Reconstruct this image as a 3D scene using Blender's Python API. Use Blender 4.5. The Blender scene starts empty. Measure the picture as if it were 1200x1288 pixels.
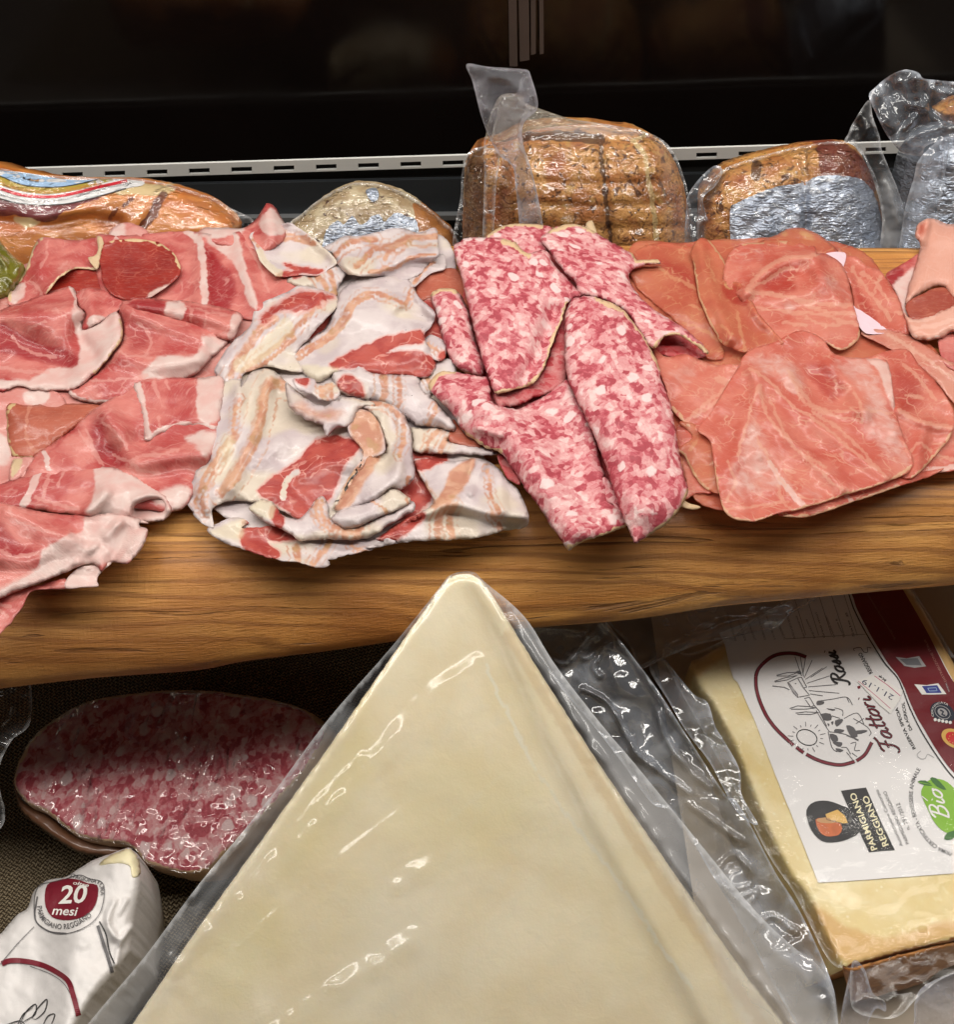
import bpy, math, random
import numpy as np
from mathutils import Vector
from mathutils.geometry import delaunay_2d_cdt
random.seed(5)
scene = bpy.context.scene
COL = scene.collection
# ------------------------------------------------------------------ camera model
FPX = 1250.0; IW, IH = 1200.0, 1288.0
CAM = np.array([0.0, 0.0, 0.36]); PIT = math.radians(47)
FW = np.array([0, math.cos(PIT), -math.sin(PIT)]); UPV = np.array([0, math.sin(PIT), math.cos(PIT)]); RT = np.array([1.0, 0, 0])
def rays(p):
    p = np.atleast_2d(np.asarray(p, float))
    return FW + RT * ((p[:, :1] - IW / 2) / FPX) + UPV * ((IH / 2 - p[:, 1:2]) / FPX)
class Plane:
    def __init__(s, p0, n):
        s.p0 = np.asarray(p0, float); s.n = np.asarray(n, float) / np.linalg.norm(n)
    def at(s, p, h=0.0):                       # photograph point -> point of the plane raised by h metres
        r = rays(p); h = np.broadcast_to(np.asarray(h, float), (len(r),))
        t = ((s.p0 - CAM) @ s.n + h) / (r @ s.n)
        return CAM + r * t[:, None]
def plane3(a, b, c):
    n = np.cross(b - a, c - a)
    if n @ (CAM - a) < 0: n = -n
    return Plane(a, n)
def zpt(px, py, z): return Plane((0, 0, z), (0, 0, 1)).at([(px, py)])[0]
def ypt(px, py, y): return Plane((0, y, 0), (0, -1, 0)).at([(px, py)])[0]
TOP = Plane((0, 0, 0), (0, 0, 1))
TILE = dict(a=(0,250,.25), b=(0,450,.25), c=(0,620,.25), d=(250,260,.25), e=(220,440,.25), g=(420,440,.25), s=(530,270,.3),
            t=(530,460,.3), r=(780,270,.25), q=(1000,270,1/6), p=(820,440,380/1200), w=(560,700,1/3), v=(850,980,350/1200),
            lbl=(900,740,300/1017), cz=(780,720,420/952), ch=(0,780,.4), pk=(0,1050,250/1200), ra=(560,60,340/1200),
            fr=(850,60,350/1200), tl=(0,200,320/1200), fl=(300,180,320/1200), wd=(400,700,500/1095), rf=(600,0,.5),
            o=(1000,760,1/6), u=(920,810,1/6), hl=(0,205,190/1200), px=(0,0,1))
def T(t, pts):
    x, y, k = TILE[t]; return [(x + a * k, y + b * k) for a, b in pts]
# ------------------------------------------------------------------ numpy helpers
def vnoise(x, y, seed=0):
    xi = np.floor(x).astype(np.int64); yi = np.floor(y).astype(np.int64); fx = x - xi; fy = y - yi
    fx = fx * fx * fx * (fx * (fx * 6 - 15) + 10); fy = fy * fy * fy * (fy * (fy * 6 - 15) + 10)
    def h(a, b):
        n = (a * 374761393 + b * 668265263 + seed * 974634517) & 0xffffffff
        n = ((n ^ (n >> 13)) * 1274126177) & 0xffffffff
        return ((n ^ (n >> 16)) & 0xffff) / 65535.0
    return (h(xi, yi) * (1 - fx) + h(xi + 1, yi) * fx) * (1 - fy) + (h(xi, yi + 1) * (1 - fx) + h(xi + 1, yi + 1) * fx) * fy
def fbm(x, y, seed=0, o=3):
    s = 0; a = .5; t = 0
    for k in range(o):
        s = s + a * vnoise(x * 2 ** k, y * 2 ** k, seed + 17 * k); t += a; a *= .5
    return s / t - .5
def sst(a, b, x):
    t = np.clip((x - a) / (b - a), 0, 1); return t * t * (3 - 2 * t)
def segdist(P, L, closed=False):
    L = np.asarray(L, float); A = L if closed else L[:-1]; B = np.roll(L, -1, 0) if closed else L[1:]
    out = np.full(len(P), 1e9)
    for i in range(len(A)):
        ab = B[i] - A[i]; q = P - A[i]
        t = np.clip((q @ ab) / max(ab @ ab, 1e-9), 0, 1)
        d = q - t[:, None] * ab
        out = np.minimum(out, np.einsum('ij,ij->i', d, d))
    return np.sqrt(out)
def side(P, L):                                # signed side of the nearest segment
    L = np.asarray(L, float); best = np.full(len(P), 1e18); sg = np.zeros(len(P))
    for i in range(len(L) - 1):
        ab = L[i + 1] - L[i]; q = P - L[i]; t = np.clip((q @ ab) / max(ab @ ab, 1e-9), 0, 1); d = q - t[:, None] * ab
        dd = np.einsum('ij,ij->i', d, d); m = dd < best; best[m] = dd[m]; sg[m] = np.sign(ab[0] * q[m, 1] - ab[1] * q[m, 0])
    return sg
def inside(P, L):
    L = np.asarray(L, float); x, y = P[:, 0], P[:, 1]; c = np.zeros(len(P), bool); n = len(L)
    for i in range(n):
        x1, y1 = L[i]; x2, y2 = L[(i + 1) % n]
        if y1 == y2: continue
        c ^= ((y1 > y) != (y2 > y)) & (x < (x2 - x1) * (y - y1) / (y2 - y1) + x1)
    return c
def cr(pts, closed=False, step=3.0, sharp=False):   # Catmull-Rom through the points, resampled
    P = np.asarray(pts, float); n = len(P); out = []
    for i in range(n if closed else n - 1):
        if closed: p0, p1, p2, p3 = P[i - 1], P[i], P[(i + 1) % n], P[(i + 2) % n]
        else: p0, p1, p2, p3 = P[max(i - 1, 0)], P[i], P[i + 1], P[min(i + 2, n - 1)]
        m = max(2, int(np.linalg.norm(p2 - p1) / step))
        for k in range(m):
            t = k / m
            if sharp: out.append(p1 + (p2 - p1) * t)
            else: out.append(.5 * ((2 * p1) + (p2 - p0) * t + (2 * p0 - 5 * p1 + 4 * p2 - p3) * t * t + (3 * p1 - p0 - 3 * p2 + p3) * t ** 3))
    if not closed: out.append(P[-1])
    return np.array(out)
# ------------------------------------------------------------------ objects
ORG = {}
def new_obj(name, V, F, mats=(), parent=None, midx=None, smooth=True, origin=None):
    V = np.asarray(V, float); c = V.mean(0) if origin is None else np.asarray(origin, float)
    me = bpy.data.meshes.new(name); me.from_pydata((V - c).tolist(), [], F); me.update()
    o = bpy.data.objects.new(name, me); COL.objects.link(o)
    for m in (mats if isinstance(mats, (list, tuple)) else [mats]): me.materials.append(m)
    if midx is not None: me.polygons.foreach_set('material_index', midx)
    if smooth: me.polygons.foreach_set('use_smooth', [True] * len(me.polygons))
    ORG[o] = c; o.location = c
    if parent is not None:
        o.parent = parent; o.location = c - ORG[parent]
    return o
def tag(o, label=None, cat=None, group=None, kind=None):
    if label: o['label'] = label
    if cat: o['category'] = cat
    if group: o['group'] = group
    if kind: o['kind'] = kind
    return o
def empty(name, loc, label, cat, group=None):
    o = bpy.data.objects.new(name, None); COL.objects.link(o); o.location = loc; ORG[o] = np.asarray(loc, float); o.empty_display_size = .02
    return tag(o, label, cat, group)
def attr(me, name, typ, data):
    a = me.attributes.new(name, typ, 'POINT'); key = {'FLOAT_COLOR': 'color', 'FLOAT_VECTOR': 'vector'}[typ]
    a.data.foreach_set(key, np.asarray(data, np.float32).ravel())
SEED = [0]
class Surf: pass
def sheet(name, out, mat, base=3, plane=TOP, parent=None, ridges=(), roll=(12, 2.0), wob=(70, 1.5), wr=None, jag=(1.2, 7), paint=None,
          step=3.2, thick=.8, ang=0, skirt=None, sdir=None, dome=None, sharp=False, pw=2.5, edgecrisp=False, lift=(), curl=.0, meat=False, over=None, rmul=1.5, bmul=.54, ruf=(1.5, 17, 9)):
    """A thin sheet (slice, film, label) or, with a skirt, a solid: its outline lies on `plane`, raised by a height field in mm."""
    SEED[0] += 1; sd = SEED[0] * 13
    O = cr(out, True, step * 1.0, sharp)
    if jag and jag[0] > 0:
        L = np.concatenate([[0], np.cumsum(np.linalg.norm(np.diff(O, axis=0), axis=1))]); tan = np.roll(O, -1, 0) - np.roll(O, 1, 0)
        nrm = np.stack([tan[:, 1], -tan[:, 0]], 1) / (np.linalg.norm(tan, axis=1)[:, None] + 1e-9)
        w = np.minimum(1, np.minimum(L, L[-1] - L) / 20)
        O = O + nrm * ((fbm(L / jag[1], L * 0 + .37, sd, 3) * 2 * jag[0]) * w)[:, None]
    x0, y0 = O.min(0); x1, y1 = O.max(0)
    gx, gy = np.meshgrid(np.arange(x0, x1, step), np.arange(y0, y1, step * .88)); gx = gx + (np.arange(gx.shape[0]) % 2)[:, None] * step * .5
    G = np.stack([gx.ravel(), gy.ravel()], 1); G = G[inside(G, O)]
    if len(G): G = G[segdist(G, O, True) > step * .55]
    n = len(O); P = np.vstack([O, G]) if len(G) else O
    v2, _, f2, ov, _, _ = delaunay_2d_cdt([Vector(p) for p in P], [(i, (i + 1) % n) for i in range(n)], [], 1, 1e-5)
    P = np.array([tuple(v) for v in v2]); F = [tuple(f) for f in f2]
    # orient towards the camera (photograph y runs down)
    fa = np.array(F); a, b, c = P[fa[:, 0]], P[fa[:, 1]], P[fa[:, 2]]
    cz = (b[:, 0] - a[:, 0]) * (c[:, 1] - a[:, 1]) - (b[:, 1] - a[:, 1]) * (c[:, 0] - a[:, 0])
    F = [f if z < 0 else f[::-1] for f, z in zip(F, cz)]
    RD = [(k, cr(pp, False, 6), amp, w) for k, pp, amp, w in ridges]
    LF = [(cr(pp, False, 6), amp, w) for pp, amp, w in lift]
    if meat:
        roll = None if (not roll or roll[1] <= 3.2) else (roll[0] * 1.2, roll[1] * .62)
        base = base * bmul; RD = [(k, q, a_ * rmul, w_) for k, q, a_, w_ in RD]; wloc = wob[1] * .35 if wob else 0
    def height(p):
        p = np.atleast_2d(np.asarray(p, float)); h = np.full(len(p), float(base)); d = segdist(p, O[::2], True)
        if roll: h -= roll[1] * (1 - np.sqrt(np.clip(1 - (1 - np.minimum(d / roll[0], 1)) ** 2, 0, 1)))
        if over is not None: h += over.height(p)
        if dome: h += dome[1] * np.sqrt(np.clip(1 - (1 - np.minimum(d / dome[0], 1)) ** 2, 0, 1)) * inside(p, O)
        for k, L, amp, w in RD:
            dd = segdist(p, L)
            if k == 'r': h += amp * np.exp(-(dd / w) ** 2)
            elif k == 'k': h += amp * np.clip(1 - dd / w, 0, 1) * (.25 + 1.2 * vnoise(p[:, 0] / 19, p[:, 1] / 19, sd + 31))          # a sharp crease
            else:
                s_ = side(p, L); w2 = np.where(s_ > 0, w[0], w[1]); h += amp * np.exp(-(dd / w2) ** 2)
        for L, amp, w in LF: h += amp * np.exp(-(segdist(p, L) / w) ** 2)
        if meat:                                  # all slices settle over the same bumps, so they nest instead of crossing
            h += 2.4 + 6.0 * fbm(p[:, 0] / 74, p[:, 1] / 56, 991, 2) + .9 * fbm(p[:, 0] / 19, p[:, 1] / 15, 313, 2)
            if wloc: h += wloc * 2 * fbm(p[:, 0] / wob[0], p[:, 1] / wob[0], sd + 3, 3)
            h += ruf[0] * 2 * (fbm(p[:, 0] / ruf[1], p[:, 1] / ruf[1], sd + 21, 2) + .02) * np.exp(-d / ruf[2])
        elif wob: h += wob[1] * 2 * fbm(p[:, 0] / wob[0], p[:, 1] / wob[0], sd + 3, 3)
        if wr:
            an = math.radians(wr[0]); u = p[:, 0] * math.cos(an) + p[:, 1] * math.sin(an); v = -p[:, 0] * math.sin(an) + p[:, 1] * math.cos(an)
            h += wr[2] * 2 * fbm(v / wr[1], u / (wr[1] * 4), sd + 5, 2)
        if meat: lo = .5 + base * .35; h = np.where(h < lo + 1.5, lo + 1.5 * np.exp(np.minimum((h - lo - 1.5) / 1.5, 0)), h)
        return h
    S = Surf(); S.height = height; S.plane = plane
    S.at = lambda p, extra=0.0: plane.at(p, height(p) * .001 + extra)
    V = plane.at(P, height(P) * .001); NV = len(P)
    PP = P.copy(); Vall = V; Fall = list(F); rimf = np.zeros(NV)
    if skirt:
        # boundary ids in order: first n points are the outline (delaunay keeps input order unless merged)
        idx = {}
        for i, o_ in enumerate(ov):
            for q in o_: idx[q] = i
        ring = [idx[i] for i in range(n)]; c3 = V[ring].mean(0); dv = -plane.n if sdir is None else np.asarray(sdir, float)
        prev = ring; prs = [V]; cnt = NV; base3 = V[ring]; pps = [PP]
        for sc_, dp in skirt:
            q = c3 + (base3 - c3) * sc_ + dv * dp * .001; ids = list(range(cnt, cnt + n)); cnt += n; prs.append(q); pps.append(P[ring])
            for i in range(n): Fall.append((prev[i], ids[i], ids[(i + 1) % n], prev[(i + 1) % n]))
            prev = ids
        Fall.append(tuple(prev)); Vall = np.vstack(prs); PP = np.vstack(pps); rimf = np.concatenate([np.zeros(NV), np.ones(cnt - NV)])
        # consistent winding
    ob = new_obj(name, Vall, Fall, mat, parent); me = ob.data
    if skirt:
        import bmesh
        bm = bmesh.new(); bm.from_mesh(me); bmesh.ops.recalc_face_normals(bm, faces=bm.faces); bm.to_mesh(me); bm.free()
    # pattern coordinates in centimetres along the sheet, and painted markings
    ca, sa = math.cos(math.radians(ang)), math.sin(math.radians(ang)); rel = (Vall - Vall[:NV].mean(0)) * 100
    e1 = np.cross(plane.n, [0, 1, 0.01]); e1 = e1 / np.linalg.norm(e1)
    if e1[0] < 0: e1 = -e1
    e2 = np.cross(plane.n, e1); u, v, w_ = rel @ e1, rel @ e2, rel @ plane.n
    rr = random.Random(sd); pat = np.stack([u * ca + v * sa + rr.uniform(-50, 50), -u * sa + v * ca + rr.uniform(-50, 50), w_ * .9 + rr.uniform(-9, 9)], 1)
    attr(me, 'pat', 'FLOAT_VECTOR', pat)
    mk = np.zeros((len(PP), 4))
    if paint:
        Q = PP + np.stack([fbm(PP[:, 0] / 9, PP[:, 1] / 9, sd + 7, 3), fbm(PP[:, 0] / 9, PP[:, 1] / 9, sd + 8, 3)], 1) * 2 * pw
        for chn, items in paint.items():
            ci = 'rgba'.index(chn)
            for it in items:
                st = it[3] if len(it) > 3 else 1.0
                if it[0] == 'l':                                   # line: pts, (width)
                    wdt = it[2]; val = 1 - sst(wdt * .5, wdt * .5 + max(2.0, wdt * .35), segdist(Q, cr(it[1], False, 6)))
                elif it[0] == 'm':                                 # band of several parallel threads
                    wdt = it[2]; dd = segdist(Q, cr(it[1], False, 6)) * side(Q, cr(it[1], False, 6)) + 2.2 * fbm(PP[:, 0] / 16, PP[:, 1] / 16, sd + 9, 2)
                    val = (1 - sst(wdt * .35, wdt * .75, np.abs(dd))) * (.42 + .58 * np.abs(np.cos(dd * math.pi / max(3.4, wdt * .55) + .6)))
                    val = np.maximum(val, .62 * (1 - sst(.6, 2.3, np.abs(dd - 1.25 * wdt)))); val = np.maximum(val, .45 * (1 - sst(.5, 2.0, np.abs(dd + 1.2 * wdt))))
                elif it[0] == 'p':                                 # polygon: pts, softness
                    L = cr(it[1], True, 6); dd = segdist(Q, L, True) * np.where(inside(Q, L), 1, -1); val = sst(-it[2], it[2], dd)
                elif it[0] == 'e':                                 # whole edge: width
                    val = 1 - sst(it[2] * .4, it[2] * 1.1, segdist(Q, O[::2], True))
                if st < 0: mk[:, ci] *= 1 - val * (-st)
                else: mk[:, ci] = np.maximum(mk[:, ci], val * st)
    if rimf.any(): mk[:, 3] = np.maximum(mk[:, 3], rimf)
    attr(me, 'mk', 'FLOAT_COLOR', mk)
    if not skirt and thick and thick >= .3:
        m = ob.modifiers.new('thickness', 'SOLIDIFY'); m.thickness = thick * (.00065 if meat else .001); m.offset = -1
    S.ob = ob; ob_s = ob; S.O = O
    return S
def box(name, c, sz, mat, parent=None, bev=0.0, rot=None):
    import bmesh
    bm = bmesh.new(); bmesh.ops.create_cube(bm, size=1)
    for v in bm.verts: v.co = Vector((v.co.x * sz[0], v.co.y * sz[1], v.co.z * sz[2]))
    if bev: bmesh.ops.bevel(bm, geom=bm.edges[:], offset=bev, segments=2, affect='EDGES')
    V = [tuple(v.co + Vector(c)) for v in bm.verts]; F = [tuple(v.index for v in f.verts) for f in bm.faces]; bm.free()
    return new_obj(name, V, F, mat, parent, smooth=False, origin=c)
def pxbar(quads, y, th):                        # quads given as photograph corners on the upright plane at depth y -> boxes th thick
    V = []; F = []
    for q in quads:
        f = Plane((0, y, 0), (0, -1, 0)).at(q); b = f + np.array([0, th, 0]); k = len(V); V += f.tolist() + b.tolist(); m = len(q)
        F.append(tuple(range(k + m - 1, k - 1, -1))); F.append(tuple(range(k + m, k + 2 * m)))
        for i in range(m): F.append((k + i, k + (i + 1) % m, k + m + (i + 1) % m, k + m + i))
    return V, F
# ------------------------------------------------------------------ flat printing draped on a sheet
def text_verts(s, shear=0.0, bold=0.0):
    cu = bpy.data.curves.new('t', 'FONT'); cu.body = s; cu.size = 1; cu.resolution_u = 3; cu.shear = shear; cu.offset = bold
    ob = bpy.data.objects.new('t', cu); COL.objects.link(ob)
    dg = bpy.context.evaluated_depsgraph_get(); dg.update(); me = bpy.data.meshes.new_from_object(ob.evaluated_get(dg))
    v = np.array([tuple(x.co)[:2] for x in me.vertices]) if len(me.vertices) else np.zeros((0, 2)); f = [tuple(p.vertices) for p in me.polygons]
    bpy.data.objects.remove(ob); bpy.data.meshes.remove(me); bpy.data.curves.remove(cu)
    return v, f
class Print:
    def __init__(s, surf, lift=.00035): s.S = surf; s.P = []; s.H = []; s.F = []; s.M = []; s.mats = []; s.lift = lift; s.k = 0
    def mi(s, m):
        if m not in s.mats: s.mats.append(m)
        return s.mats.index(m)
    def add(s, p, f, m, layer):
        k = len(s.P); s.P += [tuple(x) for x in p]; s.H += [s.lift + layer * .00009] * len(p); i = s.mi(m)
        for q in f:
            q = [k + j for j in q]; A = np.array([s.P[j] for j in q]); x, y = A[:, 0], A[:, 1]
            if (np.dot(x, np.roll(y, -1)) - np.dot(y, np.roll(x, -1))) > 0: q = q[::-1]
            s.F.append(tuple(q)); s.M.append(i)
    def poly(s, pts, m, layer=0, smooth=True, step=5):
        O = cr(pts, True, step, not smooth); x0, y0 = O.min(0); x1, y1 = O.max(0); st = max(4, step)
        gx, gy = np.meshgrid(np.arange(x0, x1, st), np.arange(y0, y1, st)); G = np.stack([gx.ravel(), gy.ravel()], 1)
        G = G[inside(G, O)]; G = G[segdist(G, O, True) > st * .5] if len(G) else G
        P = np.vstack([O, G]); n = len(O)
        v2, _, f2, _, _, _ = delaunay_2d_cdt([Vector(p) for p in P], [(i, (i + 1) % n) for i in range(n)], [], 1, 1e-5)
        s.add([tuple(v) for v in v2], f2, m, layer)
    def line(s, pts, w, m, layer=0, closed=False, smooth=True, taper=False):
        L = cr(pts, closed, 2.5, not smooth) if len(pts) > 1 else np.array(pts)
        if closed: L = np.vstack([L, L[:1]])
        tn = np.gradient(L, axis=0); tn /= np.linalg.norm(tn, axis=1)[:, None] + 1e-9; nr = np.stack([-tn[:, 1], tn[:, 0]], 1)
        ww = np.full(len(L), w / 2.0)
        if taper: ww = ww * (0.35 + .65 * np.sin(np.linspace(0, math.pi, len(L))))
        P = np.vstack([L + nr * ww[:, None], L - nr * ww[:, None]]); n = len(L)
        s.add(P, [(i, i + 1, n + i + 1, n + i) for i in range(n - 1)], m, layer)
    def text(s, txt, path, h, m, layer=0, shear=0.0, bold=0.0, fit=True, squeeze=None):
        L = cr(path, False, 4) if len(path) > 2 else np.linspace(path[0], path[1], 40)
        v, f = text_verts(txt, shear, bold)
        if not len(v): return
        al = np.concatenate([[0], np.cumsum(np.linalg.norm(np.diff(L, axis=0), axis=1))]); sc_ = h / .7
        x = (v[:, 0] - v[:, 0].min()); x = x * (al[-1] / x.max()) if fit else x * sc_
        tn = np.gradient(L, axis=0); tn /= np.linalg.norm(tn, axis=1)[:, None] + 1e-9
        q = np.stack([np.interp(x, al, L[:, 0]), np.interp(x, al, L[:, 1])], 1); tt = np.stack([np.interp(x, al, tn[:, 0]), np.interp(x, al, tn[:, 1])], 1)
        s.add(q + np.stack([tt[:, 1], -tt[:, 0]], 1) * (v[:, 1] * sc_)[:, None], f, m, layer)
    def build(s, name, parent):
        P = np.array(s.P); V = s.S.plane.at(P, s.S.height(P) * .001 + np.array(s.H))
        return new_obj(name, V, s.F, s.mats, parent, midx=s.M, smooth=False)
# ------------------------------------------------------------------ materials
def srgb(r, g, b):
    f = lambda c: (c / 255 / 12.92) if c <= 10 else ((c / 255 + .055) / 1.055) ** 2.4
    return (f(r), f(g), f(b), 1)
class B:
    def __init__(s, name):
        s.m = bpy.data.materials.new(name); s.m.use_nodes = True; s.t = s.m.node_tree; s.t.nodes.clear()
        s.out = s.n('ShaderNodeOutputMaterial')
    def n(s, typ, **k):
        x = s.t.nodes.new(typ)
        for a, b in k.items(): setattr(x, a, b)
        return x
    def put(s, sock, v):
        if v is None: return
        if isinstance(v, bpy.types.NodeSocket): s.t.links.new(v, sock)
        else: sock.default_value = v
    def at(s, name):
        x = s.n('ShaderNodeAttribute', attribute_name=name); return x
    def chan(s):
        x = s.at('mk'); p = s.n('ShaderNodeSeparateColor'); s.t.links.new(x.outputs['Color'], p.inputs[0])
        return p.outputs[0], p.outputs[1], p.outputs[2], x.outputs['Alpha']
    def map(s, vec, sc=(1, 1, 1), rot=(0, 0, 0), loc=(0, 0, 0)):
        x = s.n('ShaderNodeMapping'); s.put(x.inputs[0], vec); x.inputs['Scale'].default_value = sc; x.inputs['Rotation'].default_value = rot; x.inputs['Location'].default_value = loc
        return x.outputs[0]
    def noise(s, vec, sc, det=4, dist=0, rough=.5, col=False):
        x = s.n('ShaderNodeTexNoise'); s.put(x.inputs['Vector'], vec); x.inputs['Scale'].default_value = sc; x.inputs['Detail'].default_value = det
        x.inputs['Distortion'].default_value = dist; x.inputs['Roughness'].default_value = rough
        return x.outputs['Color'] if col else x.outputs[0]
    def vor(s, vec, sc, feat='F1', out=0, rnd=1.0):
        x = s.n('ShaderNodeTexVoronoi', feature=feat); s.put(x.inputs['Vector'], vec); x.inputs['Scale'].default_value = sc; x.inputs['Randomness'].default_value = rnd
        return x.outputs[out]
    def wave(s, vec, sc, dist, det=2, dsc=1.0, direction='X'):
        x = s.n('ShaderNodeTexWave', bands_direction=direction); s.put(x.inputs['Vector'], vec); x.inputs['Scale'].default_value = sc
        x.inputs['Distortion'].default_value = dist; x.inputs['Detail'].default_value = det; x.inputs['Detail Scale'].default_value = dsc; return x.outputs[1]
    def ma(s, op, a, b=None, c=None, clamp=False):
        x = s.n('ShaderNodeMath', operation=op, use_clamp=clamp); s.put(x.inputs[0], a); s.put(x.inputs[1], b)
        if c is not None: s.put(x.inputs[2], c)
        return x.outputs[0]
    def ss(s, v, a, b, lo=0.0, hi=1.0):
        x = s.n('ShaderNodeMapRange', interpolation_type='SMOOTHSTEP'); s.put(x.inputs[0], v)
        for i, q in enumerate((a, b, lo, hi)): x.inputs[1 + i].default_value = q
        return x.outputs[0]
    def mix(s, f, a, b, mode='MIX'):
        x = s.n('ShaderNodeMix', data_type='RGBA', blend_type=mode); s.put(x.inputs[0], f); s.put(x.inputs[6], a); s.put(x.inputs[7], b); return x.outputs[2]
    def vadd(s, a, b, op='ADD'):
        x = s.n('ShaderNodeVectorMath', operation=op); s.put(x.inputs[0], a); s.put(x.inputs[1], b); return x.outputs[0]
    def warp(s, vec, sc, amt):
        c = s.noise(vec, sc, 2, 0, .5, True); d = s.vadd(c, (.5, .5, .5), 'SUBTRACT'); e = s.vadd(d, (amt, amt, amt), 'MULTIPLY'); return s.vadd(vec, e)
    def bump(s, h, strength=.3, dist=.001, nrm=None):
        x = s.n('ShaderNodeBump'); x.inputs['Strength'].default_value = strength; x.inputs['Distance'].default_value = dist; s.put(x.inputs['Height'], h); s.put(x.inputs['Normal'], nrm); return x.outputs[0]
    def bsdf(s, col, rough=.5, nrm=None, spec=.5, sss=0, srad=(.004, .0015, .001), metal=0, coat=0, crough=.1, cn=None, trans=0):
        x = s.n('ShaderNodeBsdfPrincipled'); s.put(x.inputs['Base Color'], col); s.put(x.inputs['Roughness'], rough); s.put(x.inputs['Normal'], nrm)
        x.inputs['Specular IOR Level'].default_value = spec; s.put(x.inputs['Metallic'], metal); s.put(x.inputs['Coat Weight'], coat); s.put(x.inputs['Coat Roughness'], crough)
        if cn is not None: s.put(x.inputs['Coat Normal'], cn)
        if sss: x.inputs['Subsurface Weight'].default_value = sss; x.inputs['Subsurface Radius'].default_value = srad; x.inputs['Subsurface Scale'].default_value = 1.0
        return x.outputs[0]
    def msh(s, f, a, b):
        x = s.n('ShaderNodeMixShader'); s.put(x.inputs[0], f); s.t.links.new(a, x.inputs[1]); s.t.links.new(b, x.inputs[2]); return x.outputs[0]
    def end(s, sh): s.t.links.new(sh, s.out.inputs[0]); return s.m
def flesh(b, col, rough, nrm, sheer=.2, spec=.4, sss=0, tint=None, clear=0, coat=.5, cn=None):
    """Thin moist meat: skin reflection, a little scatter, and light let through from behind."""
    p = b.bsdf(col, rough, nrm, spec, sss, coat=coat, crough=.2, cn=cn)
    t = b.n('ShaderNodeBsdfTranslucent'); b.put(t.inputs[0], col); sh = b.msh(sheer, p, t.outputs[0])
    if clear:
        q = b.n('ShaderNodeBsdfTransparent'); b.put(q.inputs[0], tint or (1, 1, 1, 1)); sh = b.msh(clear, sh, q.outputs[0])
    return b.end(sh)
def ham_mat(name, leanA, leanB, deep, fat, rim, vein, veinamt=.5, vsc=.8, rough=.36, clear=0.0, sheer=.22, fibre=30, fog=0.0):
    b = B(name); pat = b.at('pat').outputs['Vector']; r, g, bl, a = b.chan()
    w = b.warp(pat, .9, 1.0)
    n1 = b.noise(w, .42, 4, .4); lean = b.mix(b.ss(n1, .34, .66), leanA, leanB)
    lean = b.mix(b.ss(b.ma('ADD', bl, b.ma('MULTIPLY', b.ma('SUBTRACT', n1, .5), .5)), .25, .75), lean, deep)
    fine = b.noise(b.map(pat, (1, 5, 1)), 2.2, 5, .3); lean = b.mix(b.ma('MULTIPLY', b.ss(fine, .5, .75), .14), lean, fat)
    # marbling: branching pale threads of fat, broken up by a mask
    vd = b.vor(b.warp(b.map(pat, (.75, 1.25, 1)), .7, 1.6), vsc, 'DISTANCE_TO_EDGE')
    th = b.ma('MULTIPLY', b.ss(vd, .0, .045, .8, 0), b.ss(b.noise(pat, .8, 3), .44, .62))
    vd2 = b.vor(b.warp(pat, 1.7, .7), vsc * 2.6, 'DISTANCE_TO_EDGE')
    th2 = b.ma('MULTIPLY', b.ss(vd2, .0, .10, .5, 0), b.ss(b.noise(pat, 1.1, 3, 0), .46, .66))
    th = b.ma('MULTIPLY', b.ma('MAXIMUM', th, th2), veinamt)
    col = b.mix(th, lean, vein)
    # wider fat, and sheen painted on the mild ham, edge broken by noise
    fn = b.ma('MULTIPLY', b.ma('SUBTRACT', b.noise(w, 1.7, 6, .5), .5), .8)
    ff = b.ss(b.ma('ADD', r, fn), .2, .78); fcol = b.mix(b.ss(b.noise(pat, .9, 4), .35, .7), fat, b.mix(.35, fat, leanA)); col = b.mix(ff, col, fcol)
    # thin secondary strokes
    sn = b.ss(b.ma('ADD', g, b.ma('MULTIPLY', b.ma('SUBTRACT', b.noise(pat, 2.6, 5), .5), 1.1)), .3, .85); col = b.mix(b.ma('MULTIPLY', sn, .5), col, vein)
    col = b.mix(b.ss(b.ma('ADD', a, b.ma('MULTIPLY', b.ma('SUBTRACT', b.noise(pat, 5, 3), .5), .6)), .35, .6), col, rim)
    hb = b.ma('ADD', b.noise(b.map(pat, (1, 3, 1)), 5.5, 5, .4), b.ma('MULTIPLY', b.noise(pat, fibre, 3), .12))
    hb = b.ma('ADD', hb, b.ma('MULTIPLY', th, .12))
    hb = b.ma('ADD', hb, b.ma('MULTIPLY', b.noise(b.map(pat, (1, 2, 1)), 1.1, 3, .4), .9))
    rg = b.ma('ADD', rough - .04, b.ma('MULTIPLY', b.noise(pat, 1.6, 4), .34))
    return flesh(b, col, rg, b.bump(hb, .4, .0009), sheer, clear=clear)
CRUDO = ham_mat('cured_ham', srgb(220, 134, 124), srgb(188, 72, 70), srgb(164, 42, 46), srgb(228, 202, 195), srgb(222, 194, 154), srgb(230, 168, 158), .55, .6)
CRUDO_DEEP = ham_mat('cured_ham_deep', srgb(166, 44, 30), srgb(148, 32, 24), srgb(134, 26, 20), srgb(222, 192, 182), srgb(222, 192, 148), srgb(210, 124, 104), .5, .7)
CRUDO_PALE = ham_mat('cured_ham_pale', srgb(222, 156, 147), srgb(212, 130, 121), srgb(196, 88, 84), srgb(230, 205, 198), srgb(220, 192, 154), srgb(232, 190, 180), .4, .55)
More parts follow.
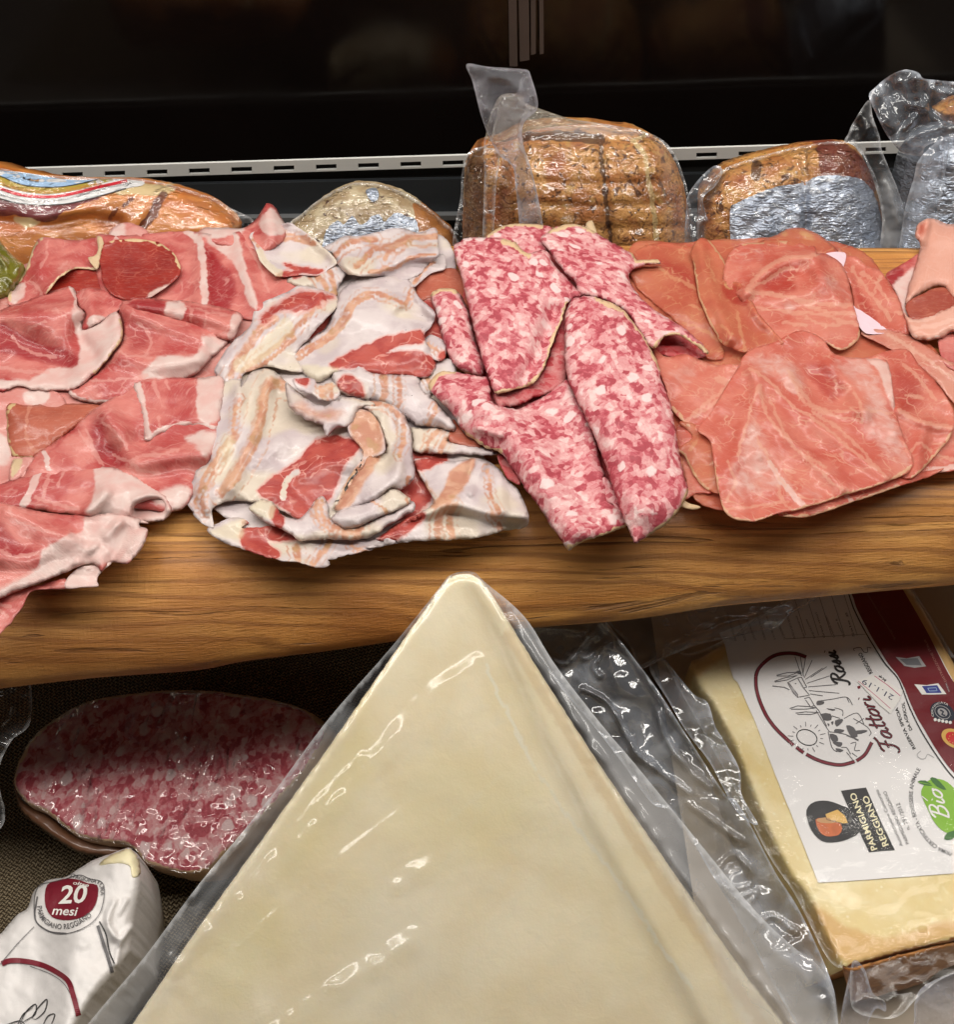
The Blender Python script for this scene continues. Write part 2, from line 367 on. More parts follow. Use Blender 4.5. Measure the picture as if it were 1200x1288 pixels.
CRUDO_BROWN = ham_mat('cured_ham_brown', srgb(190, 100, 76), srgb(174, 84, 62), srgb(160, 62, 46), srgb(224, 190, 170), srgb(216, 184, 134), srgb(218, 150, 126), .4, .65)
SPECK = ham_mat('mild_ham', srgb(226, 136, 116), srgb(212, 104, 86), srgb(194, 74, 60), srgb(236, 200, 190), srgb(230, 180, 144), srgb(238, 184, 158), .8, .75, .30, .16, .25)
SPECK_ORANGE = ham_mat('mild_ham_amber', srgb(218, 130, 98), srgb(208, 106, 82), srgb(192, 76, 60), srgb(230, 176, 126), srgb(230, 184, 142), srgb(234, 176, 132), .75, .75, .28, .32, .25)
SPECK_PALE = ham_mat('mild_ham_pale', srgb(228, 160, 140), srgb(216, 132, 112), srgb(196, 84, 70), srgb(236, 202, 188), srgb(224, 176, 132), srgb(240, 196, 174), .7, .75, .34, .14, .25)
COOKED = ham_mat('cooked_ham', srgb(230, 174, 156), srgb(224, 162, 142), srgb(194, 98, 76), srgb(240, 212, 200), srgb(212, 146, 112), srgb(238, 196, 180), .3, .5, .42, 0, .2)
def pancetta():
    b = B('pancetta'); pat = b.at('pat').outputs['Vector']; r, g, bl, a = b.chan()
    w = b.warp(pat, 1.1, .6)
    fat = b.mix(b.ss(b.noise(pat, .5, 4, .3), .4, .62), srgb(224, 211, 210), srgb(204, 188, 190)); fat = b.mix(b.ma('MULTIPLY', b.ss(b.noise(pat, .28, 2), .5, .66), .6), fat, srgb(224, 210, 182))
    nz = b.ma('MULTIPLY', b.ma('SUBTRACT', b.noise(w, 2.6, 5, .4), .5), .6); nf = b.noise(b.map(pat, (2, 2, 2)), 2.2, 5, .6)
    tanc = b.mix(b.ss(b.noise(pat, 1.0, 3, .6), .38, .62), srgb(196, 124, 88), srgb(218, 164, 130)); tanc = b.mix(b.ss(b.noise(pat, 1.1, 2), .56, .7), tanc, srgb(192, 140, 88))
    redc = b.mix(b.ss(b.noise(w, 1.0, 4, .5), .36, .64), srgb(192, 86, 74), srgb(172, 62, 56))
    vd = b.vor(b.warp(pat, .9, 1.3), .9, 'DISTANCE_TO_EDGE'); th = b.ma('MULTIPLY', b.ss(vd, .01, .06, .7, 0), b.ss(b.noise(pat, .8, 3), .46, .6)); redc = b.mix(th, redc, srgb(228, 160, 148))
    lines = b.ss(b.noise(b.map(pat, (1, 1, 1)), 1.9, 5, 1.6), .3, .6, .5, 1); col = b.mix(b.ma('MULTIPLY', b.ss(b.ma('ADD', g, b.ma('MULTIPLY', nz, .4)), .12, .8), .85), fat, tanc); rb = b.ma('ADD', bl, b.ma('MULTIPLY', nz, .9)); col = b.mix(b.ma('MULTIPLY', b.ss(rb, .1, .45), .6), col, srgb(226, 158, 148)); col = b.mix(b.ss(rb, .4, .7), col, redc)
    col = b.mix(b.ma('MULTIPLY', b.ss(b.ma('ADD', r, b.ma('MULTIPLY', nz, .9)), .2, .85), .6), col, srgb(230, 218, 184))
    pep = b.ma('MULTIPLY', b.ss(b.vor(pat, 2.4, 'F1'), .05, .09, 1, 0), b.ss(b.noise(pat, 1.7, 1), .60, .64))
    pk = b.ma('MAXIMUM', pep, b.ss(b.ma('ADD', a, b.ma('MULTIPLY', b.ma('SUBTRACT', b.noise(pat, 3, 3), .5), .6)), .6, .8)); col = b.mix(pk, col, srgb(52, 36, 24))
    hb = b.ma('ADD', b.noise(pat, 3.2, 6, .7), b.ma('MULTIPLY', b.noise(b.map(pat, (1, 3, 1)), 1.5, 4, 1.5), .9))
    rg = b.ma('ADD', .34, b.ma('MULTIPLY', b.noise(pat, 1.8, 4), .25))
    return flesh(b, col, rg, b.bump(hb, .4, .001), .2)
PANC = pancetta()
def salami(name, dark=1.0, wet=0.0):
    b = B(name); pat = b.at('pat').outputs['Vector']; r, g, bl, a = b.chan()
    st = b.map(pat, (1.2, .85, 1.0)); w = b.warp(b.warp(st, .8, .7), 3.5, .22)
    n1 = b.noise(b.warp(st, .8, .5), .75, 5, .4, .6)
    def grains(sc_):
        x = b.n('ShaderNodeTexVoronoi', feature='SMOOTH_F1'); b.put(x.inputs['Vector'], w); x.inputs['Scale'].default_value = sc_; x.inputs['Smoothness'].default_value = .3
        q = b.n('ShaderNodeSeparateColor'); b.t.links.new(x.outputs['Color'], q.inputs[0]); return q.outputs[0], x.outputs['Distance']
    g1, d1 = grains(3.0); g2, d2 = grains(1.6)
    fineN = b.noise(pat, 6.5, 5, .6, .6)
    val = b.ma('ADD', b.ma('MULTIPLY', g1, .46), b.ma('ADD', b.ma('MULTIPLY', b.ma('SUBTRACT', n1, .5), .7), b.ma('MULTIPLY', g2, .34))); val = b.ma('ADD', val, b.ma('MULTIPLY', b.ma('SUBTRACT', fineN, .5), .42))
    rp = b.n('ShaderNodeValToRGB'); b.put(rp.inputs[0], val); cr_ = rp.color_ramp
    cr_.elements[0].position = .12; cr_.elements[0].color = srgb(164, 48, 64); cr_.elements[1].position = .80; cr_.elements[1].color = srgb(236, 208, 204)
    for p_, c_ in ((.22, srgb(184, 70, 84)), (.30, srgb(200, 104, 112)), (.39, srgb(212, 140, 143)), (.52, srgb(220, 160, 160)), (.64, srgb(230, 186, 184))): e = cr_.elements.new(p_); e.color = c_
    col = b.mix(.1, rp.outputs[0], srgb(216, 148, 150))
    wc = b.warp(b.warp(st, 1.4, .6), 5, .12); v2 = b.vor(wc, .85, 'F1', 1); s2 = b.n('ShaderNodeSeparateColor'); b.t.links.new(v2, s2.inputs[0])
    whm = b.ma('MULTIPLY', b.ss(s2.outputs[1], .68, .72), b.ss(b.vor(wc, .85, 'F1', 0), .26, .36, 1, 0)); col = b.mix(b.ma('MULTIPLY', whm, .85), col, srgb(238, 214, 212))
    pep = b.ma('MULTIPLY', b.ss(b.vor(pat, 2.0, 'F1'), .035, .075, 1, 0), b.ss(b.noise(pat, 1.3, 1), .58, .6)); col = b.mix(pep, col, srgb(60, 44, 40))
    col = b.mix(b.ss(b.ma('ADD', a, b.ma('MULTIPLY', b.ma('SUBTRACT', b.noise(pat, 5, 3), .5), .7)), .35, .6), col, srgb(222, 190, 150))
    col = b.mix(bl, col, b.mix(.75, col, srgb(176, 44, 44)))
    if dark != 1: col = b.mix(1 - dark, col, srgb(140, 40, 48))
    hb = b.ma('ADD', b.ma('MULTIPLY', n1, .8), b.ma('ADD', b.noise(pat, 7, 5, .3), b.ma('MULTIPLY', whm, .25)))
    return flesh(b, col, .48 - wet, b.bump(hb, .5, .0009), .14, spec=.35, coat=.08)
SALAMI = salami('salami'); SALAMI_CUT = salami('salami_cut', .86)
def wood():
    b = B('oiled_wood'); tc = b.n('ShaderNodeTexCoord').outputs['Object']; v = b.map(tc, (100, 100, 100), (0, 0, math.radians(-2)))
    w = b.warp(b.map(v, (.12, 1, 1)), .35, 2.2)
    big = b.noise(b.map(w, (.35, .5, .5)), .8, 4, .6); col = b.mix(b.ss(big, .36, .64), srgb(224, 164, 90), srgb(198, 134, 66))
    ring = b.wave(b.map(w, (.5, 1.0, 1.2)), .55, 5.0, 3, .8, 'Y'); col = b.mix(b.ma('MULTIPLY', b.ss(ring, .55, .95), .55), col, srgb(128, 78, 36))
    fib = b.noise(b.map(v, (.22, 7, 7)), 1.6, 6, .3, .65); col = b.mix(b.ma('MULTIPLY', b.ss(fib, .48, .72), .24), col, srgb(124, 74, 32))
    pores = b.noise(b.map(v, (.5, 14, 14)), 2.2, 3, 0, .6); pm = b.ss(pores, .66, .74); col = b.mix(b.ma('MULTIPLY', pm, .7), col, srgb(66, 36, 16))
    crk = b.ss(b.noise(b.map(w, (.4, 2.0, 2.0)), .8, 6, 1.0), .62, .67); col = b.mix(b.ma('MULTIPLY', crk, .6), col, srgb(76, 42, 18))
    mott = b.ss(b.noise(v, .16, 3), .4, .66); col = b.mix(b.ma('MULTIPLY', mott, .7), col, srgb(160, 98, 42))
    saw = b.noise(b.map(v, (5, 1.2, 1.2), (0, 0, .5)), 1.1, 3)
    hb = b.ma('ADD', b.ma('MULTIPLY', fib, -.8), b.ma('ADD', b.ma('MULTIPLY', pm, -.9), b.ma('ADD', b.ma('MULTIPLY', saw, .35), b.ma('MULTIPLY', crk, -1.2))))
    return b.end(b.bsdf(col, b.ma('ADD', .36, b.ma('MULTIPLY', fib, .25)), b.bump(hb, .75, .0014), .4, coat=.12, crough=.25))
WOOD = wood()
def cheese_face():
    b = B('hard_cheese'); pat = b.at('pat').outputs['Vector']; r, g, bl, a = b.chan()
    col = b.mix(b.ss(b.noise(pat, .22, 4, .4), .36, .66), srgb(246, 233, 200), srgb(240, 223, 184)); col = b.mix(b.ma('MULTIPLY', b.ss(b.noise(pat, .16, 3), .5, .75), .18), col, srgb(224, 210, 150))
    col = b.mix(b.ma('MULTIPLY', b.ss(b.noise(pat, 1.3, 6, .5), .52, .7), .3), col, srgb(236, 226, 196)); col = b.mix(b.ma('MULTIPLY', b.ss(g, .2, .8), .9), col, srgb(240, 232, 206))
    col = b.mix(b.ma('MULTIPLY', r, .42), col, srgb(222, 208, 132)); col = b.mix(b.ma('MULTIPLY', bl, .7), col, srgb(208, 172, 118))
    hb = b.ma('ADD', b.noise(pat, 1.2, 6, .5), b.ma('MULTIPLY', b.noise(pat, 9, 4), .35))
    return b.end(b.bsdf(col, .42, b.bump(hb, .25, .0008), .35, .15, (.006, .004, .002)))
CHEESE = cheese_face()
def parm():
    b = B('aged_cheese'); pat = b.at('pat').outputs['Vector']; r, g, bl, a = b.chan()
    col = b.mix(b.ss(b.noise(pat, .35, 4, .4), .38, .64), srgb(236, 220, 172), srgb(226, 204, 144)); col = b.mix(b.ma('MULTIPLY', b.ss(b.noise(pat, 1.6, 5, .3), .56, .68), .5), col, srgb(240, 228, 182))
    cry = b.ma('MULTIPLY', b.ss(b.vor(pat, 2.3), .10, .2, 1, 0), b.ss(b.noise(pat, 1.4, 2), .5, .6)); col = b.mix(b.ma('MULTIPLY', cry, .6), col, srgb(246, 238, 206))
    rind = b.mix(b.ss(b.noise(b.map(pat, (1, 1, 2)), 1.0, 6, .6), .4, .64), srgb(176, 120, 66), srgb(140, 88, 44))
    col = b.mix(b.ma('MULTIPLY', b.ss(b.ma('ADD', bl, b.ma('MULTIPLY', b.ma('SUBTRACT', b.noise(pat, .8, 4), .5), .6)), .3, .8), .8), col, srgb(210, 164, 98)); col = b.mix(b.ss(r, .4, .6), col, rind)
    return b.end(b.bsdf(col, .4, b.bump(b.noise(pat, 3, 6, .3), .4, .001), .4, .12, (.005, .003, .0015)))
PARM = parm()
def film(name, haze=.05, crk=1.0, csc=.55, dist=.0012, tint=(.97, .97, .98, 1), rough=.09, rim=1.0, stretch=(1, 1, 1), hz2=0.25, hcol=(.85, .86, .88, 1), gain=1.0, patch=0.0):
    """Clear plastic: mostly transparent, mirror highlights, faint milky haze and a thicker edge."""
    b = B(name); pat = b.at('pat').outputs['Vector']; r, g, bl, a = b.chan(); v = b.map(pat, stretch)
    w = b.warp(v, csc * 1.2, 1.2); f1 = b.vor(w, csc, 'DISTANCE_TO_EDGE')
    h = b.ma('ADD', b.ma('MULTIPLY', b.ss(f1, 0, .22, 1, 0), .8), b.ma('MULTIPLY', b.noise(w, csc * 1.6, 4, .6), .8))
    if patch: h = b.ma('MULTIPLY', h, b.ss(b.noise(pat, patch, 2), .45, .65, .12, 1))
    nrm = b.bump(h, crk, dist)
    lw = b.n('ShaderNodeLayerWeight'); lw.inputs['Blend'].default_value = .5; b.put(lw.inputs['Normal'], nrm)
    fr = b.ma('ADD', .045 * gain, b.ma('MULTIPLY', b.ma('POWER', lw.outputs['Facing'], 4.0), .7), None, True)
    gl = b.n('ShaderNodeBsdfGlossy'); gl.inputs[0].default_value = (1, 1, 1, 1); gl.inputs['Roughness'].default_value = rough; b.put(gl.inputs['Normal'], nrm)
    tr = b.n('ShaderNodeBsdfTransparent'); tr.inputs[0].default_value = tint
    df = b.n('ShaderNodeBsdfDiffuse'); df.inputs[0].default_value = hcol; b.put(df.inputs['Normal'], nrm)
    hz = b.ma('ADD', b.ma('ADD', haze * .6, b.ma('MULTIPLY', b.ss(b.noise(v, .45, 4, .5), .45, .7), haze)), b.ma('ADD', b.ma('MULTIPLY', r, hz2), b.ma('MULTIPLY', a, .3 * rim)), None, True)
    s1 = b.msh(hz, tr.outputs[0], df.outputs[0])
    return b.end(b.msh(fr, s1, gl.outputs[0]))
FILM = film('clear_film', .03)
FILM_TIGHT = film('tight_film', .012, 1.0, .8, .002, rough=.11, stretch=(1, 2.2, 1), gain=1.6, patch=.45)
FILM_LABEL = film('snug_film', .004, .3, 1.6, .0004, rough=.07, gain=.3, patch=.4)
FILM_MILKY = film('thick_bag_film', .04, .32, .28, .0016, rough=.19, hz2=.34, gain=1.0, patch=.16)
FILM_BLUE = film('crumpled_bag_film', .24, .8, .26, .003, (.92, .94, .97, 1), .09, hcol=(.66, .71, .8, 1), gain=1.8)
FILM_EMB = film('embossed_bag_film', .22, .8, 5.0, .0006, (.9, .9, .95, 1), .2, hcol=(.7, .7, .78, 1))
def roast():
    b = B('roasted_crust'); pat = b.at('pat').outputs['Vector']; r, g, bl, a = b.chan(); w = b.warp(pat, .8, 1.2)
    col = b.mix(b.ss(b.noise(w, .55, 5, .5), .36, .62), srgb(212, 156, 88), srgb(182, 114, 58)); col = b.mix(b.ss(b.noise(w, 1.5, 5, .8), .54, .66), col, srgb(104, 62, 30))
    col = b.mix(b.ma('MULTIPLY', b.ss(b.noise(pat, 2.6, 4), .6, .68), .8), col, srgb(58, 34, 18)); col = b.mix(b.ma('MULTIPLY', b.ss(b.noise(pat, .9, 3), .58, .7), .7), col, srgb(206, 166, 96))
    col = b.mix(b.ma('MULTIPLY', b.ss(b.noise(pat, .35, 2), .55, .68), .5), col, srgb(150, 66, 40))
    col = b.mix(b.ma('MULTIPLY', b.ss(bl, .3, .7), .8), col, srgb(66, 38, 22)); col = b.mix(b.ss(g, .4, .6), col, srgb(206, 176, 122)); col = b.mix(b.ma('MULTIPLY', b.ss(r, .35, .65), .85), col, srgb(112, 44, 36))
    return b.end(b.bsdf(col, .45, b.bump(b.ma('ADD', b.noise(w, 1.6, 6, .6), b.noise(pat, 5, 4)), .8, .002), .4))
ROAST = roast()
def moldy():
    b = B('moldy_rind'); pat = b.at('pat').outputs['Vector']; r, g, bl, a = b.chan(); w = b.warp(pat, 1, 1)
    col = b.mix(b.ss(b.noise(w, .7, 5, .5), .36, .64), srgb(206, 188, 152), srgb(172, 146, 108)); col = b.mix(b.ss(b.noise(w, 2, 4), .63, .68), col, srgb(86, 56, 40))
    col = b.mix(b.ss(b.ma('ADD', g, b.ma('MULTIPLY', b.ma('SUBTRACT', b.noise(pat, 1.2, 4), .5), .5)), .4, .6), col, b.mix(b.noise(pat, 1.2, 3), srgb(196, 132, 66), srgb(150, 88, 40)))
    return b.end(b.bsdf(col, .5, b.bump(b.noise(w, 2.4, 6, .5), .6, .0015), .4, coat=.4, crough=.12))
MOLDY = moldy()
def hamskin():
    b = B('ham_skin'); pat = b.at('pat').outputs['Vector']; r, g, bl, a = b.chan(); w = b.warp(b.map(pat, (.5, 1, 1)), .6, 1)
    col = b.mix(b.ss(b.noise(w, .5, 5, .6), .36, .66), srgb(220, 142, 70), srgb(196, 110, 48)); col = b.mix(b.ma('MULTIPLY', b.ss(b.noise(w, .4, 3), .56, .7), .6), col, srgb(150, 76, 36))
    meat = b.mix(b.ss(b.noise(w, 1.0, 5, .7), .4, .64), srgb(116, 40, 42), srgb(150, 78, 72)); col = b.mix(b.ss(b.ma('ADD', r, b.ma('MULTIPLY', b.ma('SUBTRACT', b.noise(pat, 1.6, 4), .5), .4)), .4, .6), col, meat)
    col = b.mix(b.ss(g, .35, .65), col, srgb(216, 190, 140)); col = b.mix(b.ma('MULTIPLY', b.ss(bl, .3, .7), .85), col, srgb(84, 22, 22))
    return b.end(b.bsdf(col, .4, b.bump(b.noise(w, 1.6, 4, .5), .2, .001), .4, coat=.4))
HAMSKIN = hamskin()
def foil():
    b = B('crinkled_foil'); pat = b.at('pat').outputs['Vector']; w = b.warp(b.map(pat, (1, 1.8, 1)), 1, 1)
    h = b.ma('ADD', b.vor(w, .7, 'F1'), b.ma('ADD', b.noise(w, 1.0, 3, 1.6), b.ma('MULTIPLY', b.vor(b.map(w, (1, 2.2, 1)), 1.8, 'F1'), .4)))
    col = b.mix(b.noise(w, .6, 3), srgb(214, 222, 234), srgb(150, 164, 186))
    return b.end(b.bsdf(col, .3, b.bump(h, 1.0, .0022), .5, metal=.55, coat=.6, crough=.06))
FOIL = foil()
def simple(name, col, rough=.5, metal=0, spec=.5, bumpsc=0, bd=.0005, coat=0, var=.0, vsc=8, sss=0):
    b = B(name); tc = b.n('ShaderNodeTexCoord').outputs['Object']; v = b.map(tc, (100, 100, 100)); nrm = None
    if var: col = b.mix(b.ma('MULTIPLY', b.ss(b.noise(v, vsc * .1, 5, .4), .4, .7), var), col, tuple(c * .55 for c in col[:3]) + (1,))
    if bumpsc: nrm = b.bump(b.noise(v, bumpsc, 5, .3), .4, bd)
    return b.end(b.bsdf(col, rough, nrm, spec, sss, metal=metal, coat=coat))
WHITE_METAL = simple('white_enamel', srgb(222, 222, 218), .4, var=.12, vsc=2); DARK_METAL = simple('dark_steel', srgb(70, 74, 78), .42, .6, bumpsc=3, bd=.0002, var=.3, vsc=1)
GREY_METAL = simple('grey_steel', srgb(150, 152, 154), .35, .7, bumpsc=3, bd=.0002); SLOT = simple('slot_shadow', srgb(22, 22, 22), .7)
def backglass():
    b = B('black_glass'); tc = b.n('ShaderNodeTexCoord').outputs['Object']; v = b.map(tc, (100, 100, 100))
    return b.end(b.bsdf(b.mix(b.noise(v, .08, 4), srgb(12, 9, 8), srgb(22, 16, 14)), b.ma('ADD', .1, b.ma('MULTIPLY', b.ss(b.noise(v, .1, 4), .4, .7), .08)), b.bump(b.noise(v, .05, 2), .12, .01), .32))
GLASS = backglass()
def hessian():
    b = B('hessian_weave'); tc = b.n('ShaderNodeTexCoord').outputs['Object']; v = b.warp(b.map(tc, (100, 100, 100), (0, 0, .5)), .6, .35)
    wx = b.wave(v, 1.7, 1.4, 2, 2, 'X'); wy = b.wave(v, 1.7, 1.4, 2, 2, 'Y'); ck = b.n('ShaderNodeTexChecker'); b.put(ck.inputs[0], v); ck.inputs['Scale'].default_value = 5.4
    h = b.mix(ck.outputs[1], wx, wy); n = b.noise(b.map(v, (4, 4, 4)), 2, 4); col = b.mix(b.ss(h, .15, .8), srgb(66, 54, 40), b.mix(b.ss(n, .35, .65), srgb(176, 160, 132), srgb(138, 122, 96)))
    return b.end(b.bsdf(col, .9, b.bump(b.ma('ADD', h, b.ma('MULTIPLY', n, .4)), .9, .0018), .15))
HESS = hessian()
COUNTER = simple('counter_laminate', srgb(120, 112, 104), .5, var=.2, vsc=3)
PAPER = simple('label_paper', srgb(232, 230, 228), .5, bumpsc=2, bd=.0003); PAPERW = simple('wrapper_paper', srgb(222, 218, 216), .42, bumpsc=1.2, bd=.0012, var=.06, vsc=6)
INTERLEAF = simple('interleaf_paper', srgb(214, 186, 196), .6, bumpsc=3, bd=.0006)
BURG = simple('burgundy_ink', srgb(118, 22, 40), .45); BURGD = simple('deep_red_ink', srgb(112, 16, 28), .42, var=.15, vsc=4); BLACK = simple('black_ink', srgb(26, 24, 25), .45); GREY = simple('grey_ink', srgb(92, 90, 92), .5); LGREY = simple('pale_grey_ink', srgb(170, 168, 168), .5)
WHITEI = simple('white_ink', srgb(236, 234, 228), .5); CREAM = simple('cream_ink', srgb(236, 228, 190), .5); PINKI = simple('pink_pen_ink', srgb(196, 60, 110), .5); BLUEI = simple('pen_blue_ink', srgb(60, 62, 90), .5)
GREEN = simple('leaf_green_ink', srgb(130, 182, 44), .45); DGREEN = simple('dark_green_ink', srgb(60, 110, 46), .5); ORANGE = simple('orange_ink', srgb(206, 108, 56), .45, var=.4, vsc=20); YELLOW = simple('yellow_ink', srgb(222, 178, 92), .45); REDI = simple('red_ink', srgb(206, 38, 40), .45)
NAVY = simple('navy_ink', srgb(30, 40, 56), .45); EUBLUE = simple('flag_blue_ink', srgb(44, 56, 140), .45); SKY = simple('sky_blue_ink', srgb(168, 200, 232), .4); GOLD = simple('olive_gold_ink', srgb(176, 150, 40), .4); REDST = simple('red_stripe_ink', srgb(214, 36, 52), .4); ORTXT = simple('orange_letter_ink', srgb(214, 120, 40), .4); BRN = simple('brown_ink', srgb(196, 150, 100), .4); DRKB = simple('dark_brown_ink', srgb(60, 48, 42), .4)
GPLAS = simple('green_gold_plastic', srgb(112, 108, 38), .25, bumpsc=.6, bd=.006, coat=.6, var=.5, vsc=6)
STRING = simple('cotton_string', srgb(206, 182, 140), .8)
# ------------------------------------------------------------------ the board
bpx = cr([(-500,905),(-320,886),(-160,872),(-60,866),(40,855),(120,847),(240,838),(300,827),(400,814),(480,803),(560,792),(680,781),(800,771),(900,757),(1000,748),(1100,738),(1200,727),(1300,718),(1400,712),(1560,700),(1720,690)], False, 14)
BF = Plane((0, 0, -.044), (0, 0, 1)).at(bpx)
bk = np.interp(bpx[:, 0], [-500, 0, 300, 520, 800, 1150, 1700], [.54, .546, .556, .583, .584, .581, .58])
prof = [(.13,0),(.10,-.0003),(.075,-.0012),(.060,-.0025),(.047,-.0048),(.035,-.0085),(.025,-.0135),(.016,-.020),(.009,-.027),(.004,-.034),(.0008,-.041),(0,-.046),(.003,-.052),(.012,-.057),(.03,-.0595)]
V = []; n = len(BF); cols = []
for i in range(n):
    x, y, _ = BF[i]; c = []
    ns = lambda k, a: (vnoise(np.array([x * 9 + k * .13]), np.array([k * .21]), 3)[0] - .5) * a
    yb = bk[i]; c.append((x, yb - .05, -.060)); c.append((x, yb - .004, -.056)); c.append((x, yb, -.045)); c.append((x, yb, -.01)); c.append((x, yb - .003, -.003)); c.append((x, yb - .012, 0))
    for k in range(1, 8): c.append((x, yb - .012 - (yb - .012 - y - .13) * k / 8, 0))
    for k, (s_, z) in enumerate(prof): c.append((x, y + s_ + ns(k, .004) * (s_ < .05), z + ns(k + 7, .0035) * (.0 < s_ < .06)))
    V += c; cols.append(len(c))
m = cols[0]; F = []
for i in range(n - 1):
    for k in range(m): F.append((i * m + k, i * m + (k + 1) % m, (i + 1) * m + (k + 1) % m, (i + 1) * m + k))
F.append(tuple(range(m))); F.append(tuple(reversed(range((n - 1) * m, n * m))))
BOARD = new_obj('serving_board', V, F, WOOD)
import bmesh
bm = bmesh.new(); bm.from_mesh(BOARD.data); bmesh.ops.recalc_face_normals(bm, faces=bm.faces); bm.to_mesh(BOARD.data); bm.free()
tag(BOARD, 'thick brown wooden board with a rounded rough front edge under all the sliced meats', 'board')
# ------------------------------------------------------------------ sliced meats on the board
def top(name, label, cat, group, tile, out, mat, **k):
    k.setdefault('meat', True); S = sheet(name, T(tile, out), mat, **k); tag(S.ob, label, cat, group); return S
def flap(par, tile, out, mat, name='folded_flap', **k): k.setdefault('meat', True); return sheet(name, T(tile, out), mat, parent=par.ob, **k)
H = 'ham slice'; GC = 'cured ham slices folded at the left of the board'
L = lambda t, pts, w, s=1.0: ('l', T(t, pts), w, s)
Pg = lambda t, pts, soft=5, s=1.0: ('p', T(t, pts), soft * 1.5, s)
R = lambda k, t, pts, amp, w: (k, T(t, pts), amp, w)
top('ham_slice', 'flat bottom layer of cured ham hidden beneath the folded slices at the left end', H, GC, 'px',
    [(-30,380),(40,330),(150,320),(280,330),(345,370),(300,450),(262,560),(235,600),(140,620),(60,640),(-30,650)], CRUDO_PALE, base=1.2, roll=(10, 1))
# small peaks along the back edge
top('ham_slice', 'small pale pink ham fold peeking out behind the deep red pocket', H, GC, 'a', [(545,190),(560,155),(590,130),(640,119),(700,138),(745,172),(700,215),(580,220)], CRUDO_PALE, base=4, roll=(10, 3),
    paint=dict(r=[Pg('a', [(545,190),(590,130),(620,130),(630,200)])]))
top('ham_slice', 'pointed ham fold rising to a fatty white peak left of the pancetta', H, GC, 'px', [(250,300),(258,287),(303,287),(320,278),(330,263),(335,256),(343,258),(352,270),(360,286),(356,304),(330,318),(290,312)], CRUDO, base=8, roll=(9, 4),
    paint=dict(r=[Pg('px', [(252,300),(258,286),(304,286),(300,296)], 3), Pg('px', [(326,283),(340,262),(356,278),(362,292),(340,296)], 3)]), lift=[(T('px', [(336,257),(340,290)]), 6, 14)])
P2 = top('ham_slice', 'wide deep pink ham slice with a white fat band behind the red pocket fold', H, GC, 'px',
    [(120,300),(150,297),(200,293),(235,291),(270,294),(305,292),(318,300),(330,322),(350,345),(385,352),(380,375),(345,400),(315,402),(257,392),(200,390),(150,385),(126,362)], CRUDO, base=4.5, roll=(14, 3), ang=60,
    paint=dict(r=[Pg('d', [(-5,130),(100,128),(185,130),(215,200),(250,340),(298,490),(262,505),(215,370),(160,262),(90,215),(40,165)], 3), L('a', [(945,170),(1005,220),(1022,330),(1030,530)], 7, .85)],
               b=[Pg('a', [(1010,215),(1100,300),(1190,430),(1150,560),(1045,540),(1035,330)], 6, .8)], g=[L('d', [(240,180),(300,290),(350,430)], 3)]),
    ridges=[R('r', 'd', [(200,140),(240,320),(290,500)], 2, 10), R('r', 'a', [(1030,200),(1020,520)], 2.2, 12)])
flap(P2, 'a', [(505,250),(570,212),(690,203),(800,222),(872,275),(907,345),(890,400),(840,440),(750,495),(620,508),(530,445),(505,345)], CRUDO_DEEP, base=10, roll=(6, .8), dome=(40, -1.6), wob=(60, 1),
    paint=dict(a=[L('a', [(500,190),(505,260),(470,320)], 4), L('a', [(560,220),(690,206),(800,226),(872,278),(904,350)], 1.4)], r=[Pg('a', [(738,494),(790,455),(855,428),(835,505)], 2)]))
flap(P2, 'a', [(488,190),(512,196),(520,235),(508,262),(500,330),(486,350),(468,335),(440,295),(470,290),(492,260)], CRUDO_PALE, name='fat_rind', base=9, roll=(5, 1), jag=(1.5, 4), paint=dict(a=[Pg('a', [(480,185),(520,185),(515,350),(440,350),(430,280)], 3)]))
P1 = top('ham_slice', 'thin ham slice with a cream rind edge at the back left corner of the board', H, GC, 'a',
    [(40,530),(48,465),(88,420),(130,350),(168,250),(210,195),(300,203),(385,210),(490,200),(505,262),(478,330),(500,360),(480,358),(385,352),(300,395),(240,468),(205,500),(100,530)], CRUDO, base=5, roll=(8, 1.5), ang=-50, curl=1,
    paint=dict(a=[L('a', [(42,528),(50,465),(90,420),(132,350),(170,250),(211,196)], 1.7), L('a', [(236,475),(300,397),(388,353),(482,357)], 1.2)], r=[Pg('a', [(45,525),(60,455),(125,425),(130,470),(95,520)], 3, .9)],
               g=[L('a', [(240,215),(232,290),(200,350)], 2.2), L('a', [(150,420),(190,445),(210,490)], 2), L('a', [(340,320),(300,350)], 2)]),
    ridges=[R('r', 'a', [(330,380),(250,460)], 3, 10), R('r', 'a', [(250,210),(200,380)], 2, 12)])
flap(P1, 'a', [(200,520),(232,470),(300,390),(385,345),(485,352),(545,450),(430,475),(330,480),(240,530)], CRUDO_DEEP, base=2.6, roll=None)
